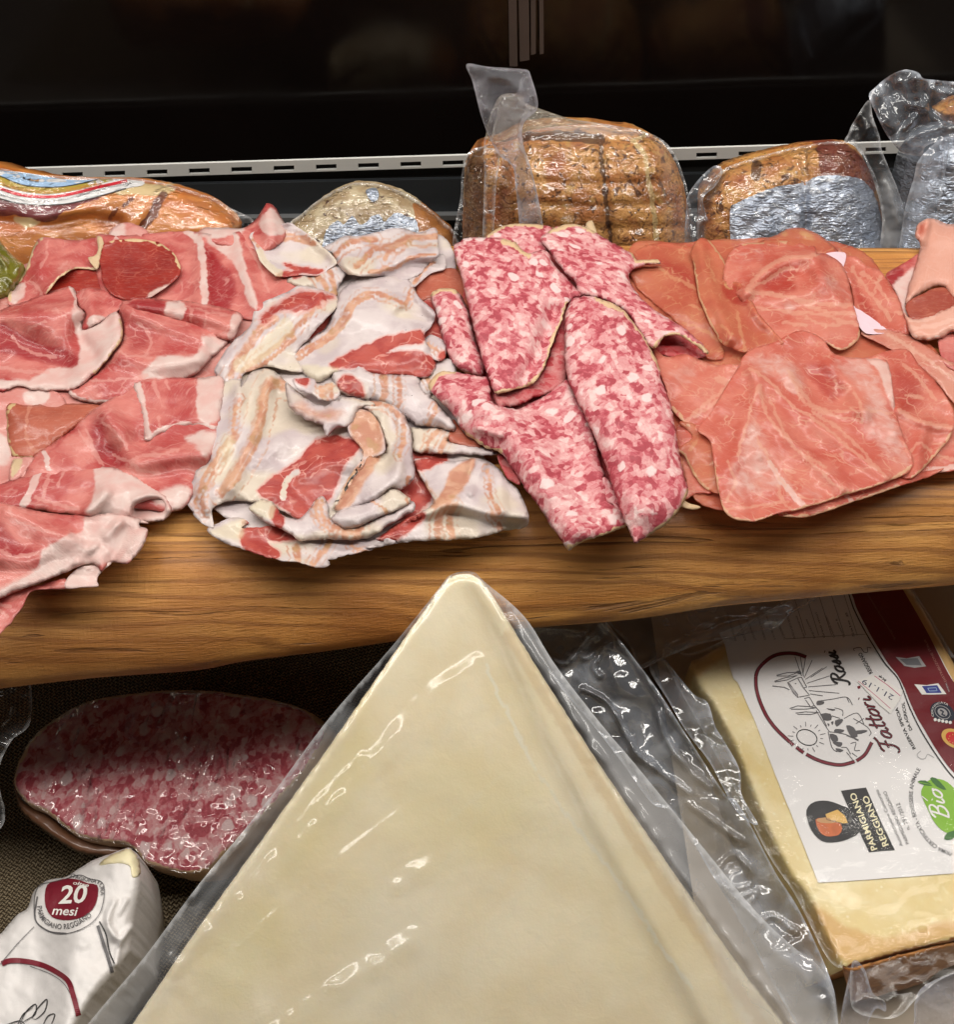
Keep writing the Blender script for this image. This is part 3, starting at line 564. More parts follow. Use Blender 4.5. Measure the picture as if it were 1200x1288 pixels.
# mid row
P4 = top('ham_slice', 'rosy ham slice with pale fat below, rolled over in front of the pocket fold', H, GC, 'a',
    [(598,560),(622,512),(700,500),(830,508),(1000,522),(1100,543),(1205,575),(1200,640),(1150,722),(1060,806),(970,892),(800,950),(640,1005),(510,1030),(400,1015),(345,975),(420,930),(520,840),(618,700)], CRUDO, base=8, roll=(16, 4), ang=-35,
    paint=dict(r=[Pg('a', [(1010,690),(1150,720),(1060,806),(970,892),(740,905),(720,872),(800,800),(960,792),(1020,740)], 5), L('a', [(350,975),(400,1012),(510,1026),(640,1000)], 4, .9)], b=[Pg('a', [(640,600),(780,650),(760,760),(660,780),(620,690)], 10, .6)],
               g=[L('a', [(690,620),(760,700),(740,780)], 2.4), L('a', [(600,760),(640,790),(760,800)], 2.2), L('a', [(450,910),(560,915),(740,890)], 2.2)]),
    ridges=[R('r', 'a', [(640,560),(800,620),(1020,700)], 3.0, 12), R('r', 'a', [(610,780),(800,830),(1000,800)], 2.5, 12)])
flap(P4, 'a', [(612,516),(700,498),(830,508),(1000,522),(1205,575),(1205,640),(1160,715),(1000,655),(840,602),(700,575),(640,562)], CRUDO, base=12, roll=(13, 4.5), ang=-20,
    paint=dict(r=[Pg('a', [(838,520),(880,510),(935,540),(905,612),(832,604)], 2.5), Pg('a', [(1170,590),(1215,575),(1210,650),(1150,720)], 3)], b=[Pg('a', [(640,510),(820,520),(820,590),(700,570)], 5, .7)], g=[L('a', [(930,540),(1000,560),(1160,590)], 2.5, .8), L('a', [(960,560),(955,620)], 2), L('a', [(1040,570),(1030,640)], 2)]),
    ridges=[R('r', 'a', [(700,535),(1000,580),(1180,640)], 2.5, 11)])
P3 = top('ham_slice', 'large red ham slice with a curled white fat lobe at the photo\'s left edge', H, GC, 'a',
    [(-60,575),(0,560),(110,520),(250,470),(358,443),(385,490),(392,545),(428,575),(415,650),(500,622),(588,568),(617,690),(560,780),(480,880),(385,952),(300,968),(180,965),(100,942),(-60,950)], CRUDO, base=10, roll=(15, 4), ang=20,
    paint=dict(r=[Pg('a', [(365,555),(430,570),(415,650),(500,620),(590,568),(620,690),(480,882),(385,955),(200,968),(-60,948),(-60,912),(150,908),(265,850),(385,840),(400,740),(372,640)], 4), L('a', [(360,445),(380,490),(385,550)], 5, .9)],
               b=[Pg('a', [(0,615),(150,712),(330,760),(395,800),(390,842),(270,830),(100,790),(-60,740)], 7)], g=[L('a', [(60,690),(130,760),(280,800)], 2.2), L('a', [(0,850),(140,870),(250,870)], 3), L('a', [(140,660),(230,610)], 2), L('a', [(270,560),(330,590)], 2)],
               a=[L('a', [(600,600),(617,690),(560,780),(480,882)], 1.5)]),
    ridges=[R('s', 'a', [(-60,600),(120,590),(250,570),(380,545)], 5, (26, 10)), R('r', 'a', [(-60,860),(120,800),(300,830)], -2.5, 18), R('r', 'a', [(415,600),(400,700),(470,790)], -3.0, 12), R('r', 'a', [(590,580),(600,700),(520,820)], 2.5, 12), R('r', 'a', [(0,640),(200,740)], -2, 14)])
flap(P3, 'a', [(384,480),(450,448),(540,468),(615,512),(590,565),(520,608),(450,650),(412,655),(428,570),(395,545)], CRUDO, base=6.5, roll=(8, 2), ang=70, ridges=[R('r', 'a', [(450,450),(470,600)], 2, 10)],
     paint=dict(r=[Pg('a', [(448,600),(500,585),(530,610),(450,650)], 3)]))
# lower row
top('ham_slice', 'pale peach ham slice half hidden beneath the brown rolled end at the left edge', H, GC, 'b', [(-60,155),(100,145),(230,155),(310,190),(330,260),(200,330),(140,480),(130,590),(50,650),(-60,660)], CRUDO_PALE, base=3.6, roll=(10, 1.5), wob=(40, 2),
    paint=dict(r=[Pg('b', [(118,180),(235,160),(225,232),(125,230)], 3), Pg('b', [(-60,380),(30,400),(50,520),(-60,540)], 6)]))
P6 = top('ham_slice', 'rosy ham slice folded over itself, its square flap framed in white fat, beside the pancetta', H, GC, 'b',
    [(420,300),(520,228),(600,180),(680,130),(742,108),(1000,102),(1125,105),(1130,300),(1080,460),(1010,600),(940,738),(862,776),(700,760),(400,720),(120,650),(125,575),(180,485),(320,390)], CRUDO, base=9.5, roll=(18, 5), ang=-25,
    paint=dict(r=[Pg('b', [(930,395),(1090,370),(1040,500),(980,440)], 6), Pg('b', [(800,665),(960,645),(940,742),(862,778),(770,720)], 5, .8), L('b', [(225,480),(250,560)], 4)], b=[Pg('b', [(500,300),(560,420),(640,540),(520,540),(440,400)], 14)],
               g=[L('b', [(660,520),(700,495),(800,490),(900,460)], 2.6), L('b', [(570,490),(660,525),(690,560),(800,580)], 2.6), L('b', [(520,330),(600,400),(640,470)], 2.2), L('b', [(390,370),(450,450),(500,530)], 2), L('b', [(430,360),(470,450),(515,540)], 2)]),
    ridges=[R('r', 'b', [(520,250),(640,440),(700,520),(860,480),(1010,490)], 4.0, 15), R('r', 'b', [(700,420),(560,500)], -2, 14), R('r', 'b', [(560,560),(760,600),(960,560)], -1.5, 16)])
flap(P6, 'b', [(672,138),(742,107),(1000,101),(1120,104),(1110,290),(1085,372),(985,345),(885,352),(805,388),(752,416),(722,392),(706,250)], CRUDO, base=12, roll=(14, 4.5), ang=80,
    paint=dict(r=[L('b', [(690,140),(712,230),(728,350),(750,408),(830,368),(960,345),(1090,365)], 8), Pg('b', [(1000,100),(1130,100),(1110,300),(1000,315)], 3, .85), Pg('b', [(820,385),(960,345),(1090,360),(1080,380)], 3)],
               g=[L('b', [(770,120),(800,200)], 3), L('b', [(830,110),(860,160)], 2), L('b', [(800,300),(805,350)], 2)]))
flap(P6, 'b', [(35,240),(70,230),(160,235),(500,236),(455,290),(320,395),(200,485),(72,502),(42,440),(30,330)], CRUDO_BROWN, name='rolled_end', base=7, roll=(12, 4), wob=(14, .9),
    paint=dict(a=[L('b', [(70,232),(38,260),(32,340),(45,440),(85,500),(165,500)], 1.6)], g=[L('b', [(160,240),(135,300),(140,430),(210,482)], 2.5)]))
flap(P6, 'b', [(60,520),(100,505),(168,503),(130,570),(90,605),(45,615)], CRUDO_PALE, name='rind_strip', base=6, roll=(6, 1.5), paint=dict(a=[Pg('b', [(55,515),(120,505),(60,612)], 4, .8)]))
P8 = top('ham_slice', 'lowest ham slice hanging over the front edge of the board at the left', H, GC, 'c', [(-60,490),(160,470),(330,430),(335,480),(165,490),(110,575),(50,655),(-10,720),(-60,760)], CRUDO, base=3, roll=(8, 1.5), ang=60, paint=dict(g=[L('c', [(0,590),(40,620)], 3), L('c', [(-10,560),(50,570)], 3)]))
P7 = top('ham_slice', 'frontmost left ham slice ending in a curled white tube of fat over the bare wood', H, GC, 'b',
    [(-60,650),(20,630),(155,583),(200,560),(480,549),(600,560),(700,608),(800,665),(850,720),(864,772),(820,816),(740,826),(600,815),(430,800),(200,775),(-60,740)], CRUDO, base=13, roll=(20, 7), ang=30,
    paint=dict(r=[Pg('b', [(480,545),(600,556),(700,605),(800,662),(868,772),(820,820),(740,830),(600,815),(430,790),(465,720),(482,640)], 4), L('b', [(200,560),(165,640),(120,740)], 7, .9)], g=[L('b', [(250,570),(230,640),(215,700)], 3), L('b', [(320,560),(290,640)], 2), L('b', [(180,700),(300,740),(400,760)], 3)],
               b=[Pg('b', [(645,785),(665,735),(740,700),(735,745),(705,792)], 3, 1)]),
    ridges=[R('r', 'b', [(530,680),(450,770)], 3, 9), R('r', 'b', [(655,775),(680,720),(760,692),(830,710),(848,760)], 2.2, 5), R('r', 'b', [(690,770),(790,750)], -5, 10)])
flap(P7, 'c', [(-60,40),(0,45),(60,60),(250,100),(430,108),(600,103),(690,125),(745,150),(703,150),(706,168),(742,185),(722,270),(682,318),(640,357),(560,350),(512,396),(480,362),(400,372),(300,412),(180,460),(0,530),(-60,540)], CRUDO, base=13, roll=(13, 4), ang=-30, jag=(1.5, 9),
    paint=dict(r=[Pg('c', [(430,105),(600,100),(745,145),(745,190),(720,275),(640,360),(560,355),(300,415),(0,533),(-60,545),(-60,508),(150,400),(210,330),(208,290),(330,222),(420,190)], 4)], b=[Pg('c', [(-60,110),(0,120),(120,250),(200,300),(60,330),(-60,260)], 8, .7)],
               g=[L('c', [(0,290),(80,320),(200,300)], 3), L('c', [(60,60),(50,100),(130,160),(300,210)], 2.4), L('c', [(0,480),(200,370)], 2.5)]),
    ridges=[R('s', 'c', [(60,70),(200,170),(330,215)], 3, (20, 8)), R('k', 'c', [(600,150),(520,230),(400,360)], 2.5, 9), R('r', 'c', [(640,190),(560,330)], -2, 10), R('r', 'c', [(-60,300),(120,340),(220,300)], 2, 12), R('r', 'c', [(500,250),(430,330)], -2, 9)])
flap(P7, 'c', [(330,476),(345,420),(400,374),(485,364),(560,350),(520,385),(492,418),(486,445),(494,465),(440,470)], CRUDO_PALE, name='fat_curl', base=7, roll=(9, 3), paint=dict(r=[Pg('c', [(320,360),(600,340),(500,480),(330,490)], 4)]))
_L0 = L
L = lambda t, pts, w, s=1.0: _L0(t, pts, w * (.6 if w <= 4.5 else 1), s) if (w <= 4.5 or s < 0) else ('m', T(t, pts), w * .9, s)
k_ruf = (2.2, 15, 9)
GP = 'pancetta slices heaped left of the salami'; PC = 'pancetta slice'
TAN = lambda t, pts, w, s=1.0: L(t, pts, w, s)
top('pancetta_slice', 'flat pancetta slice lying beneath the heap of curled pancetta', PC, GP, 'px', [(290,370),(380,330),(480,300),(560,300),(575,380),(560,470),(600,560),(640,630),(560,670),(420,690),(300,660),(250,600),(290,480)], PANC, ruf=k_ruf, base=1.2, roll=(8, .8), paint=dict(b=[Pg('px', [(400,400),(560,380),(560,470),(420,470)], 6), Pg('px', [(440,560),(560,560),(520,650),(400,650)], 6)]))
top('ham_slice', 'brownish pink meat slice tucked between the back pancetta and the salami', 'ham slice', None, 's', [(-20,280),(50,240),(150,230),(195,330),(190,440),(140,520),(60,400),(40,350),(-10,360)], CRUDO_BROWN, base=2.4, roll=(10, 1.5))
N2 = top('pancetta_slice', 'crinkled pancetta slice with wavy tan streaks lying furthest back, by the salami', PC, GP, 'd',
    [(625,205),(680,180),(722,150),(800,148),(900,128),(1000,108),(1110,130),(1192,108),(1205,200),(1197,255),(1100,345),(1010,375),(940,352),(840,352),(740,335),(690,275),(670,230)], PANC, ruf=k_ruf, base=8, roll=(10, 3), wob=(28, 2.2), ang=20,
    paint=dict(g=[L('d', [(680,250),(760,180),(890,158)], 8), L('d', [(800,300),(880,220),(990,195),(1050,158),(1130,160),(1195,150)], 9), L('d', [(860,335),(1000,302),(1080,250),(1190,245)], 4), L('d', [(940,262),(985,195),(1050,150)], 8)]),
    ridges=[R('s', 'd', [(735,300),(800,345),(960,300),(1060,255),(1195,250)], 4, (7, 14)), R('r', 'd', [(900,250),(990,215),(1040,170)], 2.5, 8), R('r', 'd', [(690,240),(800,160)], 2, 8)])
flap(N2, 'd', [(1010,375),(1100,342),(1197,252),(1235,245),(1240,310),(1180,330),(1120,372),(1075,405)], PANC, ruf=k_ruf, name='fat_strip', base=6, roll=(7, 1.5), paint=dict(g=[L('d', [(1190,270),(1130,330),(1085,380)], 4)]))
N1 = top('pancetta_slice', 'pancetta slice folded into an open pocket with two tan stripes along its back rim', PC, GP, 'd',
    [(255,148),(280,125),(330,110),(450,83),(505,112),(560,150),(690,268),(660,310),(600,345),(520,345),(400,352),(378,340),(312,275),(282,200)], PANC, ruf=k_ruf, base=9, roll=(10, 2.5), dome=(50, -3), ang=10,
    paint=dict(g=[L('d', [(265,168),(350,142),(470,140),(575,175)], 5), L('d', [(290,195),(420,165),(500,170),(590,190)], 4)], b=[Pg('d', [(425,280),(500,300),(630,318),(600,345),(480,325)], 3), Pg('d', [(385,345),(440,325),(535,325),(460,362),(420,372)], 3)], r=[_L0('d', [(300,230),(340,300),(400,335)], 9)]),
    lift=[(T('d', [(450,85),(560,150),(690,268)]), 3, 8), (T('d', [(260,150),(310,270),(390,340)]), 2, 8)])
flap(N1, 'd', [(438,372),(470,352),(530,345),(575,352),(640,305),(690,272),(742,330),(705,400),(692,462),(620,432),(560,412),(480,398)], PANC, ruf=k_ruf, name='rolled_end', base=10, roll=(13, 5), ang=-30,
    paint=dict(g=[L('d', [(596,345),(625,390),(655,452)], 8), L('d', [(650,305),(675,370),(692,455)], 8)], b=[Pg('d', [(470,335),(545,325),(520,352),(470,362)], 2)]), jag=(1.5, 5))
N3 = top('pancetta_slice', 'pancetta slice slanting to the lower left with two orange lean bands, beside the rosy ham', PC, GP, 'd',
    [(105,772),(165,685),(255,605),(272,545),(290,500),(340,470),(400,448),(460,422),(525,398),(690,445),(695,500),(640,565),(560,655),(490,745),(525,830),(350,808),(232,835),(205,885),(130,892),(78,835)], PANC, ruf=k_ruf, base=6.5, roll=(13, 3), ang=45, wr=(-50, 34, .8),
    paint=dict(g=[L('d', [(150,850),(190,775),(262,680),(312,605),(380,560)], 11), L('d', [(222,825),(340,742),(450,655),(520,582),(600,495)], 8), L('d', [(250,830),(370,760),(480,660)], 4)], b=[Pg('d', [(295,560),(400,478),(520,420),(690,450),(520,540),(410,530),(330,598)], 5, .75)], r=[_L0('d', [(210,800),(330,720),(440,600)], 16, .7)]),
    ridges=[R('r', 'd', [(130,800),(270,630),(420,520),(600,450)], 2.5, 12), R('r', 'd', [(350,780),(520,610),(640,520)], 2, 12)])
N4 = top('pancetta_slice', 'broad white pancetta slice mid heap with a curved tan stripe and red lobes', PC, GP, 'd',
    [(462,735),(560,670),(640,600),(690,500),(710,430),(800,360),(880,340),(960,335),(1060,370),(1105,450),(1185,530),(1172,600),(1135,650),(1195,780),(1155,855),(1050,852),(850,842),(760,852),(700,832),(600,885),(530,845),(500,795)], PANC, ruf=k_ruf, base=10, roll=(16, 4.5), ang=-30,
    paint=dict(g=[L('d', [(470,748),(600,680),(700,600),(770,480),(860,428),(980,470),(1040,490),(1060,430)], 6), L('d', [(492,770),(620,692),(725,600),(800,480),(870,455)], 4)],
               b=[Pg('d', [(655,802),(720,752),(830,700),(945,652),(1000,640),(1110,618),(1135,655),(1120,692),(1000,702),(900,762),(800,812),(700,815)], 3), Pg('d', [(828,800),(930,742),(1080,728),(1160,750),(1197,790),(1130,860),(900,845)], 3)], r=[Pg('d', [(505,805),(600,800),(710,822),(600,888)], 4)]),
    ridges=[R('r', 'd', [(760,480),(880,430),(1000,480)], 2.5, 14), R('r', 'd', [(780,560),(960,560),(1110,640)], 3, 18), R('r', 'd', [(1010,540),(1140,570)], -2.5, 8), R('r', 'd', [(1100,440),(1180,540)], 3, 7), R('r', 'd', [(600,720),(760,640)], -1.5, 14)])
flap(N4, 'd', [(1130,680),(1160,645),(1200,655),(1240,690),(1240,760),(1190,770),(1150,730)], PANC, ruf=k_ruf, name='curled_edge', base=8, roll=(8, 3), paint=dict(g=[L('d', [(1150,690),(1220,740)], 5)], b=[Pg('d', [(1200,760),(1240,720),(1240,800)], 3)]))
top('pancetta_slice', 'small white pancetta end between the broad slice and the salami roll', PC, GP, 'g', [(420,180),(470,120),(540,50),(600,60),(610,120),(520,170),(480,240),(430,215)], PANC, ruf=k_ruf, base=5, roll=(8, 2), paint=dict(g=[L('g', [(470,150),(520,210)], 6)]))
N5 = top('pancetta_slice', 'pancetta slice rolled into a tapering tube with a red end and tan bands', PC, GP, 'g',
    [(-10,120),(40,100),(92,100),(122,48),(182,115),(300,124),(420,128),(435,190),(500,248),(562,310),(612,378),(602,412),(500,392),(400,372),(300,302),(200,256),(150,248),(20,205)], PANC, ruf=k_ruf, base=13, roll=(20, 8), ang=-60, jag=(1.8, 6),
    paint=dict(b=[Pg('g', [(10,180),(60,128),(135,165),(148,245),(60,215)], 3)], g=[L('g', [(250,132),(255,190),(245,262)], 11), L('g', [(325,138),(332,210),(325,300)], 7), L('g', [(515,285),(500,330),(480,378)], 6)]),
    lift=[(T('g', [(100,130),(400,200),(590,385)]), 2.5, 10)])
N6 = top('pancetta_slice', 'short striped pancetta roll pressed under the tapering tube, its flat end toward the salami', PC, GP, 'g',
    [(385,395),(420,392),(540,398),(608,415),(572,458),(700,478),(810,510),(800,530),(600,524),(410,515),(390,450)], PANC, ruf=k_ruf, base=9, roll=(11, 4), ang=-60, jag=(1.8, 6), paint=dict(g=[L('g', [(540,398),(490,440),(465,510)], 7), L('g', [(592,428),(560,460),(540,520)], 8)]))
flap(N6, 'g', [(600,350),(640,400),(680,440),(760,480),(730,495),(620,470),(580,450)], CRUDO_BROWN, name='inner_fold', base=7, roll=(6, 1))
# the big front fold
N10 = top('pancetta_slice', 'lowest pancetta slice, a thin curved leaf with red and tan patches on the bare board', PC, GP, 'e',
    [(160,908),(200,880),(260,850),(335,848),(372,870),(335,895),(440,890),(540,870),(700,900),(900,930),(1105,962),(1000,1000),(870,1030),(800,1052),(765,1055),(778,1080),(720,1092),(600,1062),(500,1052),(340,1002),(230,962)], PANC, ruf=k_ruf, base=3.5, roll=(10, 2), jag=(2, 6),
    paint=dict(b=[Pg('e', [(328,912),(380,885),(440,940),(525,1020),(510,1052),(430,1045),(340,1000)], 3), Pg('e', [(330,870),(440,860),(640,940),(500,960),(400,910)], 4)], g=[L('e', [(610,990),(615,1060)], 10), L('e', [(790,950),(740,1020),(690,1085)], 8), L('e', [(880,985),(960,1010)], 5)], r=[Pg('e', [(165,905),(330,850),(360,870),(330,960),(220,950)], 4, .8)]), lift=[(T('e', [(180,910),(340,990),(520,1050),(720,1088)]), 2.5, 8)])
N13 = top('pancetta_slice', 'front right pancetta slice folded to a square striped end beside the salami tip', PC, GP, 'g',
    [(400,560),(440,545),(480,545),(540,560),(612,558),(700,543),(772,560),(830,600),(872,650),(932,715),(968,790),(975,885),(850,912),(700,950),(460,962),(220,958),(260,915),(340,860),(430,820),(500,760),(440,650)], PANC, ruf=k_ruf, base=7, roll=(13, 4), ang=-60, jag=(1.5, 7),
    paint=dict(g=[Pg('g', [(600,600),(705,545),(685,640),(610,745),(490,800),(560,690)], 3), L('g', [(585,768),(530,850),(522,955)], 9), L('g', [(612,785),(580,870),(605,950)], 9), L('g', [(775,600),(790,720),(830,820)], 6), L('g', [(790,830),(850,908)], 5), L('g', [(412,600),(460,690),(490,760)], 6)], b=[Pg('g', [(215,962),(300,878),(440,818),(455,850),(380,915),(300,965)], 4), Pg('g', [(400,560),(480,545),(560,560),(470,600),(420,610)], 3)]),
    ridges=[R('s', 'g', [(470,820),(600,775),(800,825),(970,835)], 5, (8, 26)), R('k', 'g', [(700,560),(660,700)], 2, 8), R('k', 'g', [(750,580),(690,720)], 2, 7), R('r', 'g', [(830,650),(850,800)], 2, 8)])
N7 = top('pancetta_slice', 'largest pancetta slice, opened like a leaf around a red centre at the front', PC, GP, 'e',
    [(46,722),(88,662),(110,600),(150,530),(188,400),(212,300),(208,240),(240,165),(330,148),(332,190),(378,118),(460,88),(505,110),(560,160),(640,225),(740,290),(880,280),(1000,270),(1060,480),(960,560),(880,760),(800,860),(640,860),(540,810),(440,770),(280,762),(190,800),(188,892),(100,842),(92,815),(68,790)], PANC, ruf=k_ruf, base=11, roll=(15, 5), dome=(70, -2.5), ang=35, wr=(60, 30, .9),
    paint=dict(g=[L('e', [(110,790),(110,740),(150,640),(232,505),(290,420),(300,310),(325,250)], 6), L('e', [(150,840),(140,740),(180,640),(260,520),(300,430)], 5), L('e', [(235,715),(310,610),(385,480),(425,350),(445,240),(485,165),(550,180)], 16), L('e', [(900,300),(1000,330),(1050,480)], 24)],
               b=[Pg('e', [(418,712),(480,640),(600,568),(680,478),(780,430),(925,465),(925,505),(850,590),(800,725),(760,765),(700,790),(620,855),(540,795),(440,742)], 4), L('e', [(545,745),(560,665),(615,615)], 6, -.95)], r=[Pg('e', [(235,420),(310,440),(290,560),(220,600)], 8, .7)]),
    ridges=[R('r', 'e', [(330,190),(290,420),(180,640),(150,800)], 2.5, 11), R('r', 'e', [(470,140),(420,360),(280,680)], 3, 12), R('r', 'e', [(530,230),(640,360),(780,420)], -3, 16), R('r', 'e', [(420,560),(540,470)], 2, 12), R('r', 'e', [(640,620),(760,560),(860,560)], 2, 14), R('r', 'e', [(60,720),(110,780),(160,860)], -2, 8)])
flap(N7, 'e', [(370,800),(400,770),(440,752),(500,772),(540,832),(620,852),(690,780),(738,735),(770,775),(790,850),(900,890),(1060,830),(1190,760),(1205,805),(1100,870),(950,952),(720,952),(632,962),(560,912),(460,872)], PANC, ruf=k_ruf, name='folded_hem', base=15, roll=(12, 5), jag=(2, 6), ang=-50,
    paint=dict(b=[Pg('e', [(480,790),(540,800),(555,870),(520,900),(480,860)], 3)], g=[L('e', [(735,745),(740,820),(800,890),(930,925)], 6), L('e', [(710,760),(715,850),(790,915)], 5), L('e', [(860,890),(850,950)], 9), L('e', [(940,890),(910,950)], 9)], r=[Pg('e', [(370,800),(440,752),(505,775),(480,860)], 3)]))
flap(N7, 'e', [(900,305),(960,262),(1060,265),(1140,310),(1185,400),(1195,520),(1205,640),(1140,705),(1080,700),(1000,762),(905,800),(850,832),(800,802),(830,740),(900,640),(955,545),(1040,525),(1062,480),(1020,360),(960,300)], PANC, ruf=k_ruf, name='arched_fold', base=17, roll=(14, 6), ang=-60, wob=(30, 2),
    paint=dict(g=[L('e', [(962,268),(1060,280),(1135,345),(1152,430),(1125,530)], 7), Pg('e', [(800,805),(840,720),(900,640),(955,545),(1035,530),(960,660),(880,780)], 3), L('e', [(1180,640),(1150,740)], 4)]),
    ridges=[R('r', 'e', [(1130,560),(1100,660),(980,760)], 2.5, 9), R('r', 'e', [(1080,330),(1100,450),(1040,560)], -2.5, 10)])
flap(N7, 'e', [(790,800),(840,700),(900,600),(950,520),(885,430),(870,380),(930,300),(1010,340),(1060,480),(1030,530),(960,560),(880,720)], PANC, ruf=k_ruf, name='tan_centre', base=12.5, roll=(6, 1.5), paint=dict(g=[Pg('e', [(880,380),(920,300),(1010,335),(1050,470),(1000,540),(930,520),(890,440)], 5), Pg('e', [(960,560),(900,600),(830,740),(850,790)], 3)], a=[L('e', [(945,548),(900,640),(875,665),(850,740),(795,768)], 3.5)]))
flap(N7, 'e', [(785,850),(850,800),(985,758),(1085,698),(1145,720),(1185,770),(1050,832),(905,897),(830,893)], PANC, ruf=k_ruf, name='rolled_end', base=20, roll=(12, 6), ang=-70, paint=dict(g=[L('e', [(990,760),(1040,790),(1075,830)], 4, .8), L('e', [(1160,700),(1175,770)], 4)]))
flap(N7, 'e', [(555,165),(600,205),(640,232),(740,285),(800,255),(870,240),(960,258),(1000,275),(930,300),(885,370),(805,402),(762,436),(742,380),(640,342),(575,285)], PANC, ruf=k_ruf, name='ruffled_edge', base=17, roll=(8, 4), wob=(14, 3.2), jag=(2.2, 5), ang=-30, paint=dict(g=[Pg('e', [(580,280),(640,250),(720,300),(800,290),(860,310),(830,350),(740,370),(640,335)], 7, .62)]))
flap(N7, 'e', [(590,150),(640,140),(700,150),(720,180),(790,165),(830,215),(810,250),(740,250),(680,220),(620,200)], PANC, ruf=k_ruf, name='torn_edge', base=15, roll=(7, 3), jag=(2, 5), wob=(12, 2.5), paint=dict(b=[Pg('e', [(590,150),(680,145),(660,185)], 3)], g=[L('e', [(740,190),(745,245)], 7), L('e', [(785,175),(790,245)], 6)]))

L = _L0
GS = 'folded salami slices in the middle of the board'; SC = 'salami slice'
ST = lambda pts: [(530 + a * .3, 460 + b * .3) for a, b in pts]; SS = lambda pts: [(530 + a * .3, 270 + b * .3) for a, b in pts]
top('salami_slice', 'flat salami slice at the bottom of the pile, showing only as red slivers', SC, GS, 'px', [(600,330),(700,310),(780,380),(830,450),(850,600),(800,640),(700,640),(620,520),(580,440)], SALAMI, bmul=.95, base=1.2, roll=(8, .8), paint=dict(b=[Pg('px', [(560,300),(900,300),(900,700),(560,700)])]))
top('salami_slice', 'small salami fold lying furthest back on the board edge before the roast', SC, GS, 's', [(270,95),(300,70),(345,48),(430,38),(545,55),(560,110),(520,160),(430,180),(370,130),(300,110)], SALAMI, bmul=.95, base=5, roll=(16, 5), ang=30, paint=dict(a=[L('s', [(280,90),(345,50),(430,40),(500,48)], 3)]))
S2 = top('salami_slice', 'folded salami slice slanting right from the back edge onto the amber ham', SC, GS, 's',
    [(500,102),(535,72),(580,50),(640,38),(700,58),(790,112),(885,165),(905,190),(990,190),(1000,205),(900,225),(870,262),(905,330),(985,405),(1080,460),(1145,512),(1205,575),(1190,582),(1135,540),(1080,508),(1020,515),(975,562),(920,500),(870,420),(780,362),(665,332),(645,290),(590,230),(540,160)], SALAMI, bmul=.95, base=10, roll=(15, 5), ang=40, jag=(1.8, 5),
    paint=dict(a=[L('s', [(1205,575),(1140,538),(1080,505),(1020,513),(975,560)], 3.5), L('s', [(885,165),(905,190),(990,192)], 5), L('s', [(540,70),(640,40),(700,58)], 3), L('s', [(660,35),(720,70)], 5)]), lift=[(T('s', [(975,555),(1050,505),(1140,545)]), 4, 12)])
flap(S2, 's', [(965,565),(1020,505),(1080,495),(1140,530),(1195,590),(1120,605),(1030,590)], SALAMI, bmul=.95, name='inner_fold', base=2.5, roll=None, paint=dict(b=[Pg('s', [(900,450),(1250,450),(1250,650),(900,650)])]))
flap(S2, 's', [(690,38),(715,25),(730,60),(735,85),(700,70)], CRUDO_PALE, name='fat_rind', base=6, roll=(4, 1), paint=dict(a=[Pg('s', [(680,20),(740,20),(740,90),(680,90)])]))
S3 = top('salami_slice', 'narrow rolled salami slice at the left of the pile next to the pancetta', SC, GS, 's', [(38,340),(60,318),(85,308),(130,312),(165,335),(195,400),(215,470),(240,560),(275,630),(250,680),(180,662),(130,620),(90,530),(60,420)], SALAMI, bmul=.95, base=9, roll=(20, 9), ang=10, paint=dict(a=[L('s', [(40,335),(85,310),(150,320)], 5)], r=[]))
S5 = top('salami_slice', 'salami slice at the front left, folded to a point over the bare wood', SC, GS, 't',
    [(28,92),(45,55),(75,28),(130,24),(220,42),(285,60),(300,150),(420,178),(560,90),(620,60),(660,130),(710,240),(775,480),(795,560),(842,600),(862,668),(760,712),(660,747),(622,777),(598,752),(518,632),(420,492),(340,372),(265,342),(180,282),(128,200),(60,132)], SALAMI, bmul=.95, base=9, roll=(15, 5), ang=-35, jag=(2, 6),
    paint=dict(a=[L('t', [(862,668),(760,712),(660,747),(615,760)], 3.5), L('t', [(30,90),(75,28),(130,24)], 6), L('t', [(180,285),(265,343),(330,365)], 5)]), ridges=[R('r', 't', [(130,120),(330,220),(480,420),(640,680)], 4, 22), R('r', 't', [(240,265),(330,290)], 2.5, 6), R('r', 't', [(500,120),(640,300)], -2, 20)])
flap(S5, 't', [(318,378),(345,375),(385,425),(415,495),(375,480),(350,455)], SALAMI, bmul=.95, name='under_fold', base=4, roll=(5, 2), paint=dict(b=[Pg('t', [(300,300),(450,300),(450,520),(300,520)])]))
S1 = top('salami_slice', 'widest folded salami slice in the middle of the pile with a wavy cream rim', SC, GS, 's',
    [(135,148),(160,115),(195,98),(300,98),(385,112),(440,160),(520,150),(560,215),(640,300),(668,340),(612,372),(585,450),(545,550),(512,650),(460,712),(385,735),(312,752),(290,700),(250,590),(220,470),(178,300)], SALAMI, bmul=.95, base=12, roll=(15, 5), ang=15, jag=(1.6, 5),
    paint=dict(a=[L('s', [(612,372),(585,450),(545,550),(512,650),(460,712),(385,735),(312,752)], 4), L('s', [(345,110),(390,130),(450,175)], 5)]), ridges=[R('r', 's', [(340,160),(400,420),(420,640)], 2, 40), R('r', 's', [(560,420),(500,600),(440,690)], -4, 14)], lift=[(T('s', [(605,380),(545,550),(470,700)]), 4, 8)])
